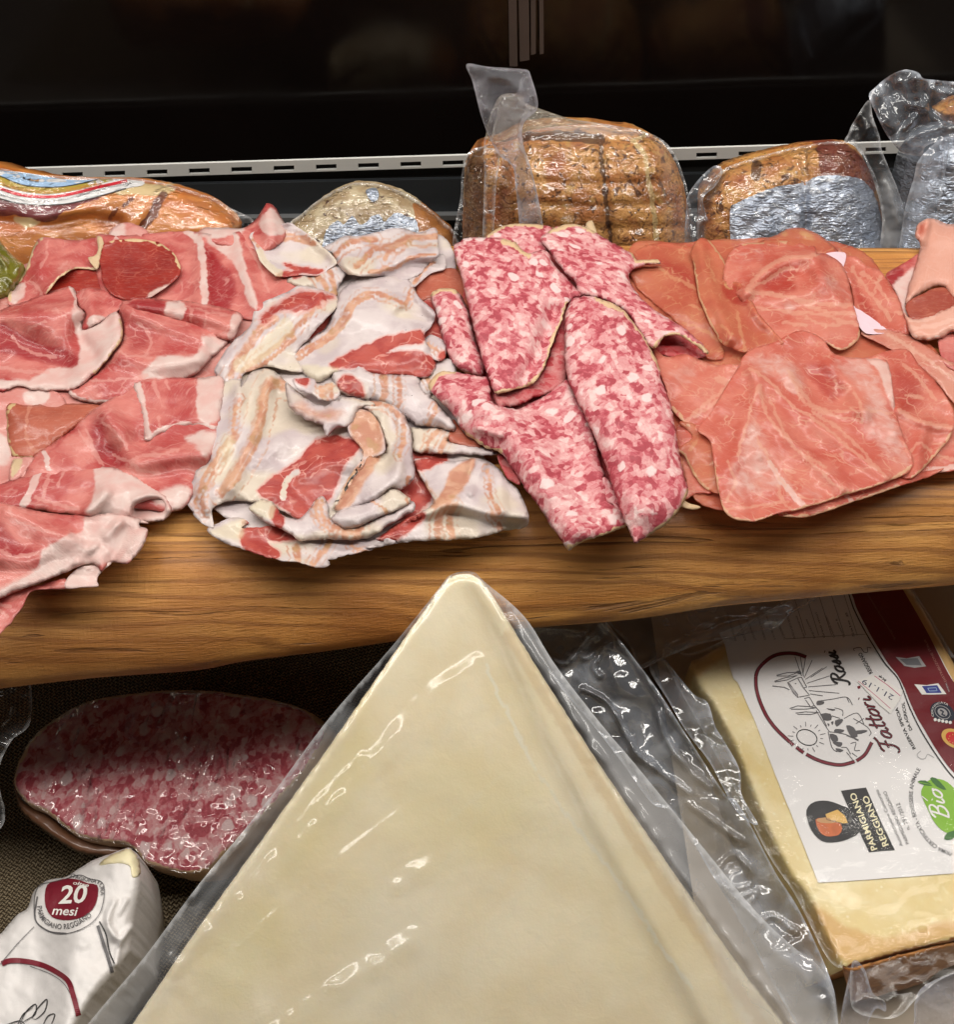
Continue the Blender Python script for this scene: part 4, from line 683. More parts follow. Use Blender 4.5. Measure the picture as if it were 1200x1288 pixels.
flap(S1, 's', [(308,745),(380,735),(460,705),(512,640),(550,540),(590,420),(625,560),(612,690),(560,735),(470,770),(425,795),(330,812),(310,790)], SALAMI, bmul=.95, name='under_fold', base=7, roll=(12, 4), ang=60, jag=(2, 5), paint=dict(b=[Pg('s', [(280,300),(700,300),(700,850),(280,850)], 3, .8)]))
S4P = SS([(600,470),(608,410),(625,370),(650,348),(720,345),(830,388),(880,440),(932,510),(972,580),(1000,650)]) + ST([(1005,60),(1042,150),(1072,300),(1092,420),(1117,520),(1090,590),(1030,660),(950,712),(898,744),(884,720),(838,620),(800,500),(740,330),(680,200),(640,120),(606,20)])
S4 = sheet('salami_slice', S4P, SALAMI, bmul=.95, meat=True, ruf=(.8, 14, 6), base=15, roll=(24, 7.5), ang=-15, jag=(1.6, 5), paint=dict(a=[('l', ST([(1119,520),(1090,590),(1030,660),(950,712)]), 3.5), ('l', SS([(740,350),(830,390)]), 6), ('l', SS([(830,388),(932,510),(1000,650)]), 2.5)]), ridges=[('r', SS([(700,420),(780,800),(900,1200)]), 2, 30)])
tag(S4.ob, 'topmost salami slice, a long domed fold reaching to the front of the pile', SC, GS)
flap(S4, 't', [(760,470),(800,500),(838,620),(800,575),(778,565)], SALAMI, bmul=.95, name='under_fold', base=8, roll=(4, 1))
flap(S4, 't', [(1090,560),(1130,580),(1170,592),(1140,600),(1095,590)], SALAMI, bmul=.95, name='torn_edge', base=6, roll=None, paint=dict(a=[Pg('t', [(1080,540),(1200,540),(1200,620),(1080,620)])]))
# ------------------------------------------------------------------ orange ham at the right
GR = 'thin mild ham slices at the right of the board'
top('ham_slice', 'flat bottom layer of orange ham hidden under the slices at the right', H, GR, 'px', [(790,320),(860,305),(1000,300),(1090,320),(1140,400),(1210,480),(1230,560),(1150,600),(1000,630),(900,640),(860,600),(830,480)], SPECK_ORANGE, base=1.2, roll=(8, .8))
top('ham_slice', 'torn red scrap of orange ham under the tip of the topmost salami', H, GR, 'p', [(95,330),(130,300),(190,400),(250,480),(240,560),(180,572),(130,590),(135,520)], SPECK, base=3, roll=(6, 1), jag=(2.5, 5))
H6 = top('ham_slice', 'pale-edged ham slice reaching out of the photo at the lower right', H, GR, 'p', [(1010,440),(1100,380),(1190,300),(1270,230),(1310,240),(1310,440),(1200,478),(1100,488),(1040,510)], SPECK, base=3.5, roll=(10, 2), paint=dict(r=[L('p', [(1010,515),(1100,485),(1310,445)], 5)], g=[L('p', [(1140,420),(1200,440)], 3)]))
top('ham_slice', 'thin ham slice showing as a strip below the fanned front slice', H, GR, 'p', [(505,648),(640,610),(800,560),(1000,490),(1100,480),(1160,470),(1100,502),(980,542),(800,603),(640,657),(545,661)], SPECK, base=4.5, roll=(6, 1.2), paint=dict(a=[L('p', [(510,650),(545,660),(640,655),(800,602),(980,541)], 1.8)], r=[L('p', [(770,570),(790,600)], 4)]))
H11 = top('ham_slice', 'ham slice at the back right with long orange folds beside the paper corner', H, GR, 'q', [(225,285),(320,250),(390,300),(480,330),(560,400),(640,420),(680,470),(742,560),(800,680),(832,780),(862,905),(700,872),(570,872),(500,832),(450,700),(405,500)], SPECK, base=5, roll=(9, 2), ang=50, wr=(55, 22, 1.4),
    paint=dict(g=[L('q', [(430,400),(520,540),(640,680),(720,800)], 3), L('q', [(500,440),(600,500),(700,650)], 2.5), L('q', [(640,460),(600,580)], 2.5), L('q', [(770,740),(810,740)], 3)], b=[Pg('q', [(420,450),(560,640),(640,820),(520,800),(450,650)], 6, .7), Pg('q', [(620,640),(720,640),(800,800),(740,860)], 6, .4)]))
H7 = top('ham_slice', 'pale peach ham strip running under the fanned slice to the right edge of the photo', H, GR, 'q', [(500,900),(560,872),(680,868),(800,880),(950,968),(1100,1070),(1290,1200),(1290,1480),(1200,1420),(1050,1240),(900,1120),(700,1000)], SPECK_PALE, base=6, roll=(8, 1.6), wr=(35, 26, .8), paint=dict(g=[L('q', [(700,900),(900,1020),(1200,1240)], 2.5), L('q', [(900,990),(880,1090)], 2)]))
H5 = top('ham_slice', 'red-orange ham slice to the right of the fanned slice, creased toward the front', H, GR, 'p', [(700,60),(860,28),(1000,-5),(1062,58),(1130,130),(1202,250),(1192,330),(1140,402),(1082,470),(1032,508),(980,496),(900,400),(800,200)], SPECK, base=7.5, roll=(9, 2), ang=40,
    paint=dict(b=[Pg('p', [(960,60),(1080,130),(1100,240),(1000,260),(960,180)], 10, .6)], g=[L('p', [(980,240),(1080,290),(1195,310)], 3.5), L('p', [(1000,60),(1060,110),(1130,200)], 2.5), L('p', [(1010,180),(1080,190)], 2.5), L('p', [(1020,400),(1070,370),(1110,410)], 2.4)], a=[L('p', [(1192,332),(1140,402),(1082,470),(1032,507)], 1.6)]), ridges=[R('r', 'p', [(980,240),(1080,290),(1195,310)], 1.5, 7), R('r', 'p', [(1080,300),(1050,480)], 1.5, 9)])
H10 = top('ham_slice', 'amber ham slice at the back left of the orange group, touching the salami', H, GR, 'r', [(70,195),(130,158),(240,138),(365,175),(372,240),(392,390),(432,500),(505,640),(520,720),(440,720),(370,645),(300,560),(220,480),(120,400),(50,300),(90,250)], SPECK_ORANGE, base=4.5, roll=(9, 1.8), ang=40, wr=(40, 24, 1.1), jag=(2, 6),
    paint=dict(b=[Pg('r', [(170,230),(350,230),(380,380),(250,320)], 10, .7)], g=[L('r', [(285,320),(340,345),(380,372)], 3), L('r', [(200,270),(280,330)], 2.5), L('r', [(320,545),(420,580),(500,640)], 3), L('r', [(350,450),(420,480)], 2)]))
H8b = top('ham_slice', 'curled peach ham edge rising at the back of the orange group', H, GR, 'r', [(690,150),(720,128),(800,95),(860,68),(942,74),(1012,110),(1060,150),(1100,190),(1040,215),(900,190),(780,170)], SPECK_ORANGE, base=9, roll=(10, 4), wob=(16, 2), paint=dict(r=[Pg('r', [(800,90),(840,70),(850,110),(810,115)], 3, .7), Pg('r', [(900,85),(950,85),(990,130),(930,125)], 3, .7)]))
H8 = top('ham_slice', 'rounded pink ham slice at the back with a looped white vein', H, GR, 'r', [(520,330),(540,215),(575,165),(620,148),(700,142),(840,132),(930,140),(985,165),(985,200),(1040,200),(1130,272),(1172,440),(1203,570),(1195,632),(1120,682),(1050,652),(980,612),(890,598),(830,650),(770,630),(690,520),(600,420)], SPECK, base=8.5, roll=(11, 2.5), ang=10,
    paint=dict(g=[L('r', [(640,385),(700,300),(790,240),(880,215),(990,208)], 4), L('r', [(640,385),(760,405),(880,420),(1020,450),(1160,460)], 3.5), L('r', [(660,370),(740,330),(830,275),(890,280)], 3), L('r', [(690,470),(850,490),(1000,500),(1190,560)], 2.5), L('r', [(880,430),(1040,490),(1180,500)], 3), L('r', [(940,520),(1040,560),(1160,540)], 2.5), L('r', [(820,540),(940,560)], 2)],
               r=[Pg('r', [(815,455),(870,440),(920,460),(850,495)], 6, .6), Pg('r', [(990,330),(1090,300),(1140,380),(1150,440),(1040,370)], 14, .5), Pg('r', [(560,200),(700,150),(780,170),(700,260),(600,300)], 12, .36)], b=[Pg('r', [(700,330),(780,270),(920,230),(880,330),(900,390),(760,400)], 8, .8), Pg('r', [(980,480),(1180,470),(1190,530),(1040,540)], 8, .4)], a=[L('r', [(1203,570),(1195,632),(1120,682),(1050,652)], 1.6), L('r', [(620,148),(700,142),(840,132)], 1.6)]),  # broad soft r patches paint the pale sheen of a dried fat film
    ridges=[R('r', 'r', [(640,390),(720,300),(860,220),(990,205)], 2.5, 9), R('r', 'r', [(640,390),(840,410),(1010,350),(1000,230)], 1.8, 12), R('r', 'r', [(940,230),(1100,420)], 1.5, 10)])
H9 = top('ham_slice', 'narrow olive-amber ham slice with a thin pale rim, bent into a leaf shape', H, GR, 'r', [(355,185),(400,118),(445,130),(495,190),(530,252),(520,330),(600,345),(660,432),(700,500),(770,580),(820,650),(720,665),(630,692),(560,672),(505,640),(432,500),(392,390),(370,250)], SPECK_ORANGE, base=9.5, roll=(8, 2), ang=60,
    paint=dict(a=[L('r', [(372,245),(392,390),(432,500),(505,640)], 1.8), L('r', [(445,130),(495,190),(530,252)], 1.6)], b=[Pg('r', [(500,350),(600,360),(660,450),(600,470),(540,430)], 6, .9)], r=[Pg('r', [(530,270),(545,250),(570,285)], 2), Pg('r', [(515,345),(530,345),(572,375),(530,370)], 2)], g=[L('r', [(590,500),(610,600),(630,680)], 2.4), L('r', [(450,270),(480,330)], 2), L('r', [(510,560),(560,600),(530,660)], 2)]),
    ridges=[R('r', 'r', [(400,130),(440,330),(560,620)], 2, 10), R('r', 'r', [(600,350),(700,520),(830,640)], 1.5, 6)])
H3 = top('ham_slice', 'small amber ham slice with a pale rim at the lower left of the fanned slice', H, GR, 'p', [(130,285),(190,305),(240,350),(270,470),(285,565),(222,556),(170,500),(130,420),(103,395),(160,345),(110,290)], SPECK_ORANGE, base=6, roll=(7, 1.6), paint=dict(a=[L('p', [(103,395),(130,420),(170,500),(222,556)], 1.8)], g=[L('p', [(150,400),(180,370)], 2)]))
H2 = top('ham_slice', 'ham slice left of the fanned slice, tucked against the topmost salami', H, GR, 'p', [(5,0),(60,28),(140,18),(235,58),(330,58),(440,70),(400,130),(320,240),(210,325),(165,325),(130,287),(80,232),(55,150)], SPECK, base=7.5, roll=(8, 1.8), ang=-35, wr=(-40, 20, 1.2),
    paint=dict(g=[L('p', [(135,285),(220,205),(310,140)], 2.6), L('p', [(170,270),(240,215),(330,170)], 2), L('p', [(260,115),(300,130),(330,150)], 6)], a=[L('p', [(80,232),(130,287),(170,320)], 1.6), L('p', [(235,38),(330,42),(400,72)], 2)], b=[Pg('p', [(120,240),(240,110),(300,100),(200,210)], 8, .5)], r=[Pg('p', [(60,60),(200,40),(260,60),(110,170),(70,150)], 12, .36)]))  # faint r patch: fat film sheen painted into the colour
H1P = [(926,466),(936,447),(950,437),(975,430),(1005,416),(1032,424),(1052,446),(1089,451),(1106,452),(1118,459),(1127,516),(1137,551),(1149,587),(1118,605),(1067,621),(1010,639),(975,646),(947,655),(915,647),(904,617),(899,589),(893,554),(878,540),(893,520),(905,500)]
pf = lambda pts: T('p', pts)
FAN = [[(430,140),(450,240),(520,340),(600,420),(760,560)], [(385,75),(450,110),(560,220),(680,300),(820,420),(940,510)], [(545,90),(600,200),(680,250),(820,280)], [(420,350),(470,450),(530,540)], [(560,100),(660,230),(850,240),(960,250)], [(420,150),(380,280),(340,420)], [(640,250),(760,330),(900,470)], [(470,200),(560,380),(700,470)], [(800,170),(840,240),(830,290)], [(280,640),(420,620),(540,600)], [(300,600),(330,520),(300,440)], [(500,540),(530,620),(600,640)]]
H1 = sheet('ham_slice', H1P, SPECK, meat=True, rmul=.75, base=11, roll=(12, 3), ang=-40, wob=(60, 2), jag=(1, 8), step=2.6,
    paint=dict(g=[('l', pf(f), 2.6, .85) for f in FAN], r=[('l', pf([(470,450),(530,540),(605,622)]), 5), ('p', pf([(850,30),(940,60),(970,240),(940,200),(900,90)]), 4, .9), ('p', pf([(700,60),(850,30),(960,250),(1030,460),(900,400),(820,280),(840,180)]), 12, .5), ('p', pf([(390,260),(450,300),(500,480),(700,590),(500,560),(290,590),(330,430)]), 16, .52), ('p', pf([(360,30),(560,30),(620,200),(480,120)]), 14, .5)], b=[('p', pf([(600,60),(700,60),(780,150),(720,210),(640,140)]), 10, .7), ('p', pf([(560,330),(700,420),(820,520),(700,560),(560,440)]), 10, .4)],  # besides fat, the wide soft r patches paint pale sheen and glare
               a=[('l', pf([(1032,465),(940,520),(780,570),(600,630),(400,677),(300,652),(262,560),(250,470)]), 1.7)]),
    ridges=[('r', pf([(400,90),(450,240),(540,350),(760,545)]), 2.2, 9), ('r', pf([(400,80),(560,220),(800,410),(930,505)]), 2.2, 9), ('r', pf([(420,160),(370,300),(320,470)]), 2, 9), ('r', pf([(540,90),(640,230),(840,240)]), 2.2, 9), ('r', pf([(700,60),(780,140),(850,260)]), 3, 10), ('r', pf([(620,120),(700,220),(780,170)]), -2.5, 12), ('r', pf([(450,420),(600,610)]), 1.2, 8)])
tag(H1.ob, 'large pink-orange ham slice at the front of its group, veins fanning toward the board edge', H, GR)
for lab, t, pts, bs in [('triangular white paper corner poking out between orange ham slices near the back edge', 'q', [(222,302),(378,290),(366,402),(400,440),(300,380)], 5.8), ('narrow white paper leaf left of the pale peach ham strip', 'q', [(430,680),(460,706),(520,740),(690,874),(560,900),(480,840)], 6.8)]:
    sh = sheet('interleaf_paper', T(t, pts), INTERLEAF, meat=True, base=bs, roll=None, thick=.15, wob=(30, .6)); tag(sh.ob, lab, 'paper')
# rolled ham at the right edge
GK = 'rolled ham at the right end of the board'
top('ham_slice', 'red and white ham slice under the pink roll at the right end of the board', H, GK, 'q', [(685,455),(760,400),(850,350),(945,300),(960,420),(900,620),(850,800),(820,740),(770,590),(730,530)], CRUDO, base=4, roll=(9, 2), paint=dict(r=[Pg('q', [(735,550),(800,480),(900,390),(900,620),(840,780),(790,650)], 4)], b=[Pg('q', [(685,455),(780,400),(820,440),(740,540)], 4)]))
top('ham_slice', 'dark red ham fold in shadow in front of the tall pink roll', H, GK, 'q', [(1085,930),(1180,880),(1300,870),(1300,1190),(1200,1170),(1120,1110)], CRUDO, base=5, roll=(10, 3))
K1 = top('ham_slice', 'pink ham slice rolled into a tall tube at the right end of the board', H, GK, 'q', [(840,680),(842,600),(900,400),(945,235),(905,160),(920,85),(980,40),(1050,30),(1150,70),(1290,130),(1290,620),(1190,640),(1110,548),(1000,580),(900,630)], COOKED, base=17, roll=(20, 10), ang=70, ridges=[R('k', 'q', [(1000,60),(950,230)], -4, 8)], paint=dict(b=[Pg('q', [(905,160),(930,70),(1000,50),(945,240)], 4, .6)]))
flap(K1, 'q', [(838,720),(842,670),(940,605),(1112,548),(1200,620),(1290,610),(1290,700),(1100,760),(950,800),(880,790)], CRUDO_BROWN, name='inner_fold', base=10, roll=(8, 2), paint=dict(b=[Pg('q', [(800,600),(1300,560),(1300,720),(850,800)], 3, .6)]))
flap(K1, 'q', [(826,740),(850,770),(920,785),(1050,750),(1290,670),(1290,870),(1180,890),(1100,935),(970,952),(890,925),(850,850)], COOKED, name='lower_lip', base=15, roll=(14, 6), ang=15, paint=dict(g=[L('q', [(860,850),(960,860),(1100,820),(1280,760)], 4), L('q', [(880,800),(980,800),(1060,770)], 3)], r=[L('q', [(860,885),(900,930),(970,950),(1100,932)], 4)], b=[Pg('q', [(830,740),(1100,720),(1290,670),(1290,740),(1000,800),(880,800)], 8, .35)]))
# ------------------------------------------------------------------ display case behind the board
def vplane(px, py, y, tilt):
    t = math.radians(tilt); return Plane(ypt(px, py, y), (0, -math.cos(t), math.sin(t)))
deck = box('counter', (0, .2, -.215), (3.0, 1.5, .03), COUNTER); tag(deck, kind='structure')
wall = box('back_panel', (0, .875, .1), (3.0, .02, 1.0), GLASS); tag(wall, 'black glossy panel at the back of the display case', 'panel')
# slotted rail
def rl(x, a, b_): return a + (b_ - a) * x / 1200.0
def band(x0, x1, t0, t1):                                  # a strip of the rail, t from 0 (top) to 1 (bottom)
    yt = lambda x: 219.5 - 36.5 * (x + 0) / 1200; hgt = lambda x: 15.5 - 1.5 * x / 1200
    return [(x0, yt(x0) + hgt(x0) * t0 - 6), (x1, yt(x1) + hgt(x1) * t0 - 6), (x1, yt(x1) + hgt(x1) * t1 - 6), (x0, yt(x0) + hgt(x0) * t1 - 6)]
qs = [band(-300, 1500, 0, .42)]; x = -300
slots = [78 + 53.2 * k for k in range(-7, 27)]
prev = -300
for s_ in slots: qs.append(band(prev, s_, .423, .86)); prev = s_ + 26
qs += [band(prev, 1500, .423, .86), band(-300, 1500, .863, 1.0)]
V, F = pxbar(qs, .80, .0025); rail = new_obj('slotted_rail', V, F, WHITE_METAL, smooth=False); tag(rail, 'white slotted metal rail running across the back of the display case', 'rail')
V, F = pxbar([[(-400, 226), (1600, 166), (1600, 520), (-400, 560)]], .806, .004); rp = new_obj('backing', V, F, SLOT, rail, smooth=False)
V, F = pxbar([[(-400, 245), (1600, 205), (1600, 256), (-400, 284)]], .799, .004); lp = new_obj('panel', V, F, DARK_METAL, rail, smooth=False)
V, F = pxbar([[(-400, 285), (1600, 257), (1600, 263), (-400, 291)]], .792, .012); lg = new_obj('ledge', V, F, GREY_METAL, rail, smooth=False)
V, F = pxbar([[(638, -120), (648, -120), (651, 84), (641, 84)], [(650, -120), (664, -120), (666, 76), (654, 78)], [(667, -120), (674, -120), (674, 68), (668, 70)], [(677, -120), (683, -120), (684, 68), (679, 69)]], .845, .01)  # solid strips modelled where the glossy panel only mirrors a post
post = new_obj('reflected_post', V, F, simple('reflected_post_grey', srgb(84, 75, 71), .5, .3, var=.3, vsc=2), smooth=False); tag(post, 'grey ribbed strips on the black panel above the roast, standing in for a reflected post', 'reflected post')
# ------------------------------------------------------------------ vacuum packed roast
RPL = vplane(725, 250, .70, 22)
RS = sheet('roast_meat', T('ra', [(82,640),(90,540),(118,470),(180,440),(240,425),(340,372),(480,352),(640,352),(780,370),(880,385),(950,420),(1000,470),(1042,560),(1072,680),(1092,850),(1092,1000),(1040,1120),(600,1140),(140,1120),(84,1000),(78,820)]), ROAST,
    base=0, plane=RPL, roll=None, dome=(105, 44), jag=(1.2, 8), wob=(45, 2.5), step=3.0, skirt=[(1.0, 15), (.96, 45), (.7, 80)], sdir=(0, 1, -.25),
    ridges=[('r', T('ra', [(690,400),(700,560),(720,720),(745,1000)]), -5, 6), ('r', T('ra', [(330,420),(310,560),(320,720),(335,1000)]), -8, 9), ('r', T('ra', [(850,420),(905,560),(930,720),(945,1000)]), -2.5, 4), ('r', T('ra', [(360,420),(600,405),(840,420)]), -3, 5)] + [('r', T('ra', [(380,y),(600,y+14),(1040,y+6)]), -1.6, 5) for y in (500,590,690,790,880)],
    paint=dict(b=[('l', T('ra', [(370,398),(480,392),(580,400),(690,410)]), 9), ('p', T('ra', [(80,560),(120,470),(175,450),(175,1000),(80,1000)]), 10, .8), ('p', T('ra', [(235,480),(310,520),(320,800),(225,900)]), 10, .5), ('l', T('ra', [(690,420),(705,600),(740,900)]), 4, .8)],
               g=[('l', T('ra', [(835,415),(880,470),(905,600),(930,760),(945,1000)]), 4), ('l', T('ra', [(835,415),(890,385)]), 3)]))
tag(RS.ob, 'whole browned roast in clear vacuum film, standing behind the board above the salami', 'roast')
fb = sheet('bag', T('ra', [(70,640),(80,530),(115,455),(190,425),(230,300),(240,222),(345,214),(352,245),(450,285),(560,318),(640,330),(780,352),(880,372),(960,408),(1012,462),(1055,560),(1085,680),(1102,850),(1102,1000),(600,1060),(72,1000)]), FILM_TIGHT, base=3, over=RS, plane=RPL, roll=None, jag=None, wob=(14, 1.6), step=3.0, thick=.15, parent=RS.ob,
    ridges=[('k', T('ra', [(835,400),(880,470),(905,600),(930,760)]), 2.5, 5), ('k', T('ra', [(530,440),(400,520)]), 1.5, 3), ('k', T('ra', [(690,480),(720,760)]), 1.5, 4)],
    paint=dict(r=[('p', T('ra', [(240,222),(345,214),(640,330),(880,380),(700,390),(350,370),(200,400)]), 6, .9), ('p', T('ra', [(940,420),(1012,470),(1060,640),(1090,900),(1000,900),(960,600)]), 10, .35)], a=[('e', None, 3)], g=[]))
fin = sheet('bag_fin', T('ra', [(95,75),(190,86),(345,97),(368,104),(380,126),(412,262),(350,335),(345,420),(388,560),(430,760),(450,960),(345,960),(330,790),(312,620),(300,530),(240,480),(205,420),(175,350),(150,270),(120,150)]), FILM_EMB, base=56, plane=RPL, roll=None, wob=(30, 2.5), jag=None, thick=.25, parent=RS.ob,
    ridges=[('r', T('ra', [(120,80),(190,300),(330,620)]), 4, 12), ('k', T('ra', [(205,130),(270,140),(335,200)]), 3, 8)], paint=dict(a=[('e', None, 4)]))
sheet('shrunk_neck', T('ra', [(180,395),(238,222),(345,212),(352,245),(560,320),(640,336),(500,350),(360,372),(330,400),(250,420)]), film('amber_net_film', .25, .8, 2.5, .003, (.9, .85, .72, 1), .2, hcol=(.55, .48, .34, 1)), base=50, plane=RPL, roll=None, wob=(12, 1.5), jag=None, thick=.2, parent=RS.ob,
    ridges=[('k', T('ra', [(310,225),(355,365)]), 3, 4), ('k', T('ra', [(240,225),(330,370)]), 3, 4)], paint=dict(a=[('e', None, 4)]))
sheet('bag_pleat', T('ra', [(115,480),(165,480),(175,400),(195,375),(180,440),(240,470),(225,640),(205,960),(165,960),(172,640),(170,500)]), FILM, base=40, plane=RPL, roll=None, wob=(10, 1), jag=None, thick=.2, parent=RS.ob, paint=dict(a=[('e', None, 4)]), ridges=[('k', T('ra', [(170,478),(235,470)]), 4, 5), ('k', T('ra', [(215,500),(195,800)]), 2, 4)])
# ------------------------------------------------------------------ foil wrapped pieces
MPL = vplane(475, 290, .70, 30)
MS = sheet('cured_piece', T('fl', [(235,400),(262,372),(310,335),(365,288),(430,245),(520,205),(560,196),(640,200),(700,215),(790,250),(880,310),(960,380),(1015,440),(1040,640),(900,760),(300,760),(220,560)]), MOLDY, base=0, plane=MPL, roll=None, dome=(55, 26), wob=(30, 2), skirt=[(1, 12), (.9, 35)], sdir=(0, 1, -.3), step=2.6,
    paint=dict(g=[('p', T('fl', [(820,285),(880,310),(1020,440),(1040,600),(900,600),(850,440),(835,360)]), 4)]))
tag(MS.ob, 'low dome of mouldy beige cured meat in film and torn foil behind the pancetta', 'packed meat')
sheet('foil', T('fl', [(400,460),(430,390),(470,370),(500,385),(535,345),(580,385),(640,340),(670,345),(690,370),(740,330),(790,345),(835,365),(850,420),(870,600),(560,640),(390,600)]), FOIL, base=1.6, over=MS, plane=MPL, roll=None, wob=(12, 1.8), jag=(2, 4), step=2.2, parent=MS.ob, thick=.2)
sheet('foil_scrap', T('fl', [(600,225),(650,215),(660,260),(630,275)]), FOIL, base=1.6, over=MS, plane=MPL, roll=None, wob=(6, 1.5), step=2.2, parent=MS.ob, thick=.2)
sheet('bag', T('fl', [(228,400),(300,332),(360,282),(430,238),(520,198),(560,188),(640,192),(705,208),(800,245),(890,305),(970,375),(1025,440),(1045,640),(300,700),(220,560)]), FILM_TIGHT, base=4, over=MS, plane=MPL, roll=None, wob=(12, 1.6), jag=None, step=2.6, parent=MS.ob, thick=.15, paint=dict(a=[('e', None, 3)]))
FPL = vplane(1000, 250, .70, 26)
FS = sheet('cured_piece', T('fr', [(112,680),(118,640),(150,600),(220,530),(330,490),(450,457),(600,426),(660,416),(720,415),(775,432),(830,520),(862,600),(892,750),(905,1000),(800,1150),(250,1150),(120,900)]), ROAST, base=0, plane=FPL, roll=None, dome=(70, 34), wob=(32, 3), skirt=[(1, 15), (.9, 50)], sdir=(0, 1, -.3), step=2.8,
    ridges=[('r', T('fr', [(440,600),(430,860)]), -2, 6), ('r', T('fr', [(556,440),(556,585),(560,860)]), -4, 6)],
    paint=dict(r=[('p', T('fr', [(610,420),(720,412),(830,500),(860,620),(640,560),(620,490)]), 8)], b=[('p', T('fr', [(110,640),(180,560),(240,520),(180,640),(140,720)]), 8, .7), ('l', T('fr', [(350,510),(345,560)]), 9), ('l', T('fr', [(560,440),(570,560)]), 5, .5)]))
tag(FS.ob, 'brown crusted cured meat wrapped in silver foil and clear film, right of the roast', 'packed meat')
sheet('foil', T('fr', [(235,700),(262,672),(330,640),(400,612),(440,600),(555,582),(600,560),(650,552),(720,554),(800,570),(850,620),(882,720),(900,850),(905,1100),(300,1100),(240,860)]), FOIL, base=2.2, over=FS, plane=FPL, roll=None, wob=(16, 2.4), jag=(1.2, 5), step=2.4, parent=FS.ob, thick=.2, ridges=[('r', T('fr', [(440,600),(430,860)]), -1.4, 5), ('r', T('fr', [(556,585),(560,860)]), -1.8, 5)])
sheet('bag', T('fr', [(100,680),(145,590),(215,520),(330,480),(450,446),(600,415),(720,404),(785,424),(842,515),(875,600),(902,750),(915,1000),(250,1060),(108,900)]), FILM_TIGHT, base=5.5, over=FS, plane=FPL, roll=None, wob=(14, 1.6), jag=None, step=2.8, parent=FS.ob, thick=.15, ridges=[('k', T('fr', [(200,540),(240,720),(270,860)]), 3, 4)], paint=dict(a=[('e', None, 3)]))
sheet('bag_flap', T('fr', [(728,410),(745,370),(765,325),(832,228),(850,300),(880,385),(888,440),(920,520),(965,630),(990,720),(1000,830),(1000,960),(880,960),(890,740),(860,600),(790,430)]), FILM_MILKY, base=16, plane=FPL, roll=None, wob=(22, 4), jag=None, step=2.8, parent=FS.ob, thick=.25, ridges=[('k', T('fr', [(840,340),(760,440)]), 5, 7), ('k', T('fr', [(870,345),(820,385)]), 4, 5), ('r', T('fr', [(800,300),(880,480),(960,760)]), 5, 9)], paint=dict(a=[('e', None, 3)], r=[('p', T('fr', [(880,560),(960,640),(1000,950),(890,950)]), 10, .9)]))
sheet('bag_tail', T('fr', [(45,700),(52,640),(90,580),(150,520),(185,510),(203,540),(170,600),(118,655),(150,760),(240,860),(240,960),(50,960)]), FILM_BLUE, base=14, plane=FPL, roll=None, wob=(14, 3), jag=None, step=2.8, parent=FS.ob, thick=.25, ridges=[('k', T('fr', [(75,860),(95,770),(130,745),(170,765),(185,860)]), 5, 5), ('r', T('fr', [(90,620),(200,540)]), 3, 8)], paint=dict(a=[('e', None, 3)]))
QPL = vplane(1170, 240, .69, 20)
QS = sheet('foil_parcel', T('fr', [(985,720),(1000,690),(1040,520),(1075,440),(1110,400),(1180,350),(1250,330),(1350,360),(1420,450),(1430,1000),(970,1050)]), FOIL, base=0, plane=QPL, roll=None, dome=(50, 30), wob=(16, 3.5), jag=(1.5, 6), skirt=[(1, 15), (.9, 50)], sdir=(0, 1, -.3), step=2.8)
tag(QS.ob, 'tall foil parcel in a loose crumpled clear bag at the right edge of the photo', 'packed meat')
sheet('meat', T('fr', [(1140,285),(1170,260),(1240,220),(1340,220),(1380,330),(1250,345),(1180,325)]), ROAST, base=14, plane=QPL, roll=None, dome=(20, 14), skirt=[(1, 8), (.8, 25)], sdir=(0, 1, -.3), step=2.8, parent=QS.ob)
sheet('bag', T('fr', [(833,210),(862,172),(900,138),(945,110),(985,97),(1020,100),(1050,112),(1068,134),(1130,142),(1200,148),(1400,155),(1420,420),(1300,400),(1200,392),(1120,410),(1075,432),(1060,468),(1020,466),(975,455),(938,415),(905,370),(870,300)]), FILM_BLUE, base=40, plane=QPL, roll=None, wob=(26, 7), jag=None, step=2.4, parent=QS.ob, thick=.25,
    ridges=[('k', T('fr', [(1032,132),(1070,260),(1150,330)]), 9, 8), ('k', T('fr', [(940,415),(1060,270),(1130,150)]), 9, 8), ('k', T('fr', [(1060,130),(1160,230),(1200,160)]), 8, 8), ('k', T('fr', [(1010,250),(1080,265),(1090,320)]), 7, 6), ('k', T('fr', [(1110,180),(1180,200),(1250,180)]), 7, 6), ('r', T('fr', [(860,220),(960,410)]), 5, 12), ('k', T('fr', [(950,410),(1100,360),(1250,330)]), 7, 8)], paint=dict(a=[('e', None, 3.5)]))
sheet('bag_side', T('fr', [(985,720),(1028,560),(1045,490),(1120,412),(1180,395),(1160,560),(1130,760),(1130,1000),(965,1000)]), FILM_BLUE, base=36, plane=QPL, roll=None, wob=(26, 3), jag=None, step=2.8, parent=QS.ob, thick=.25, paint=dict(a=[('e', None, 3)], r=[('p', T('fr', [(1030,560),(1120,420),(1150,560),(1080,800),(1010,800)]), 14, .7)]), ridges=[('k', T('fr', [(1165,400),(1130,700)]), 4, 4)])
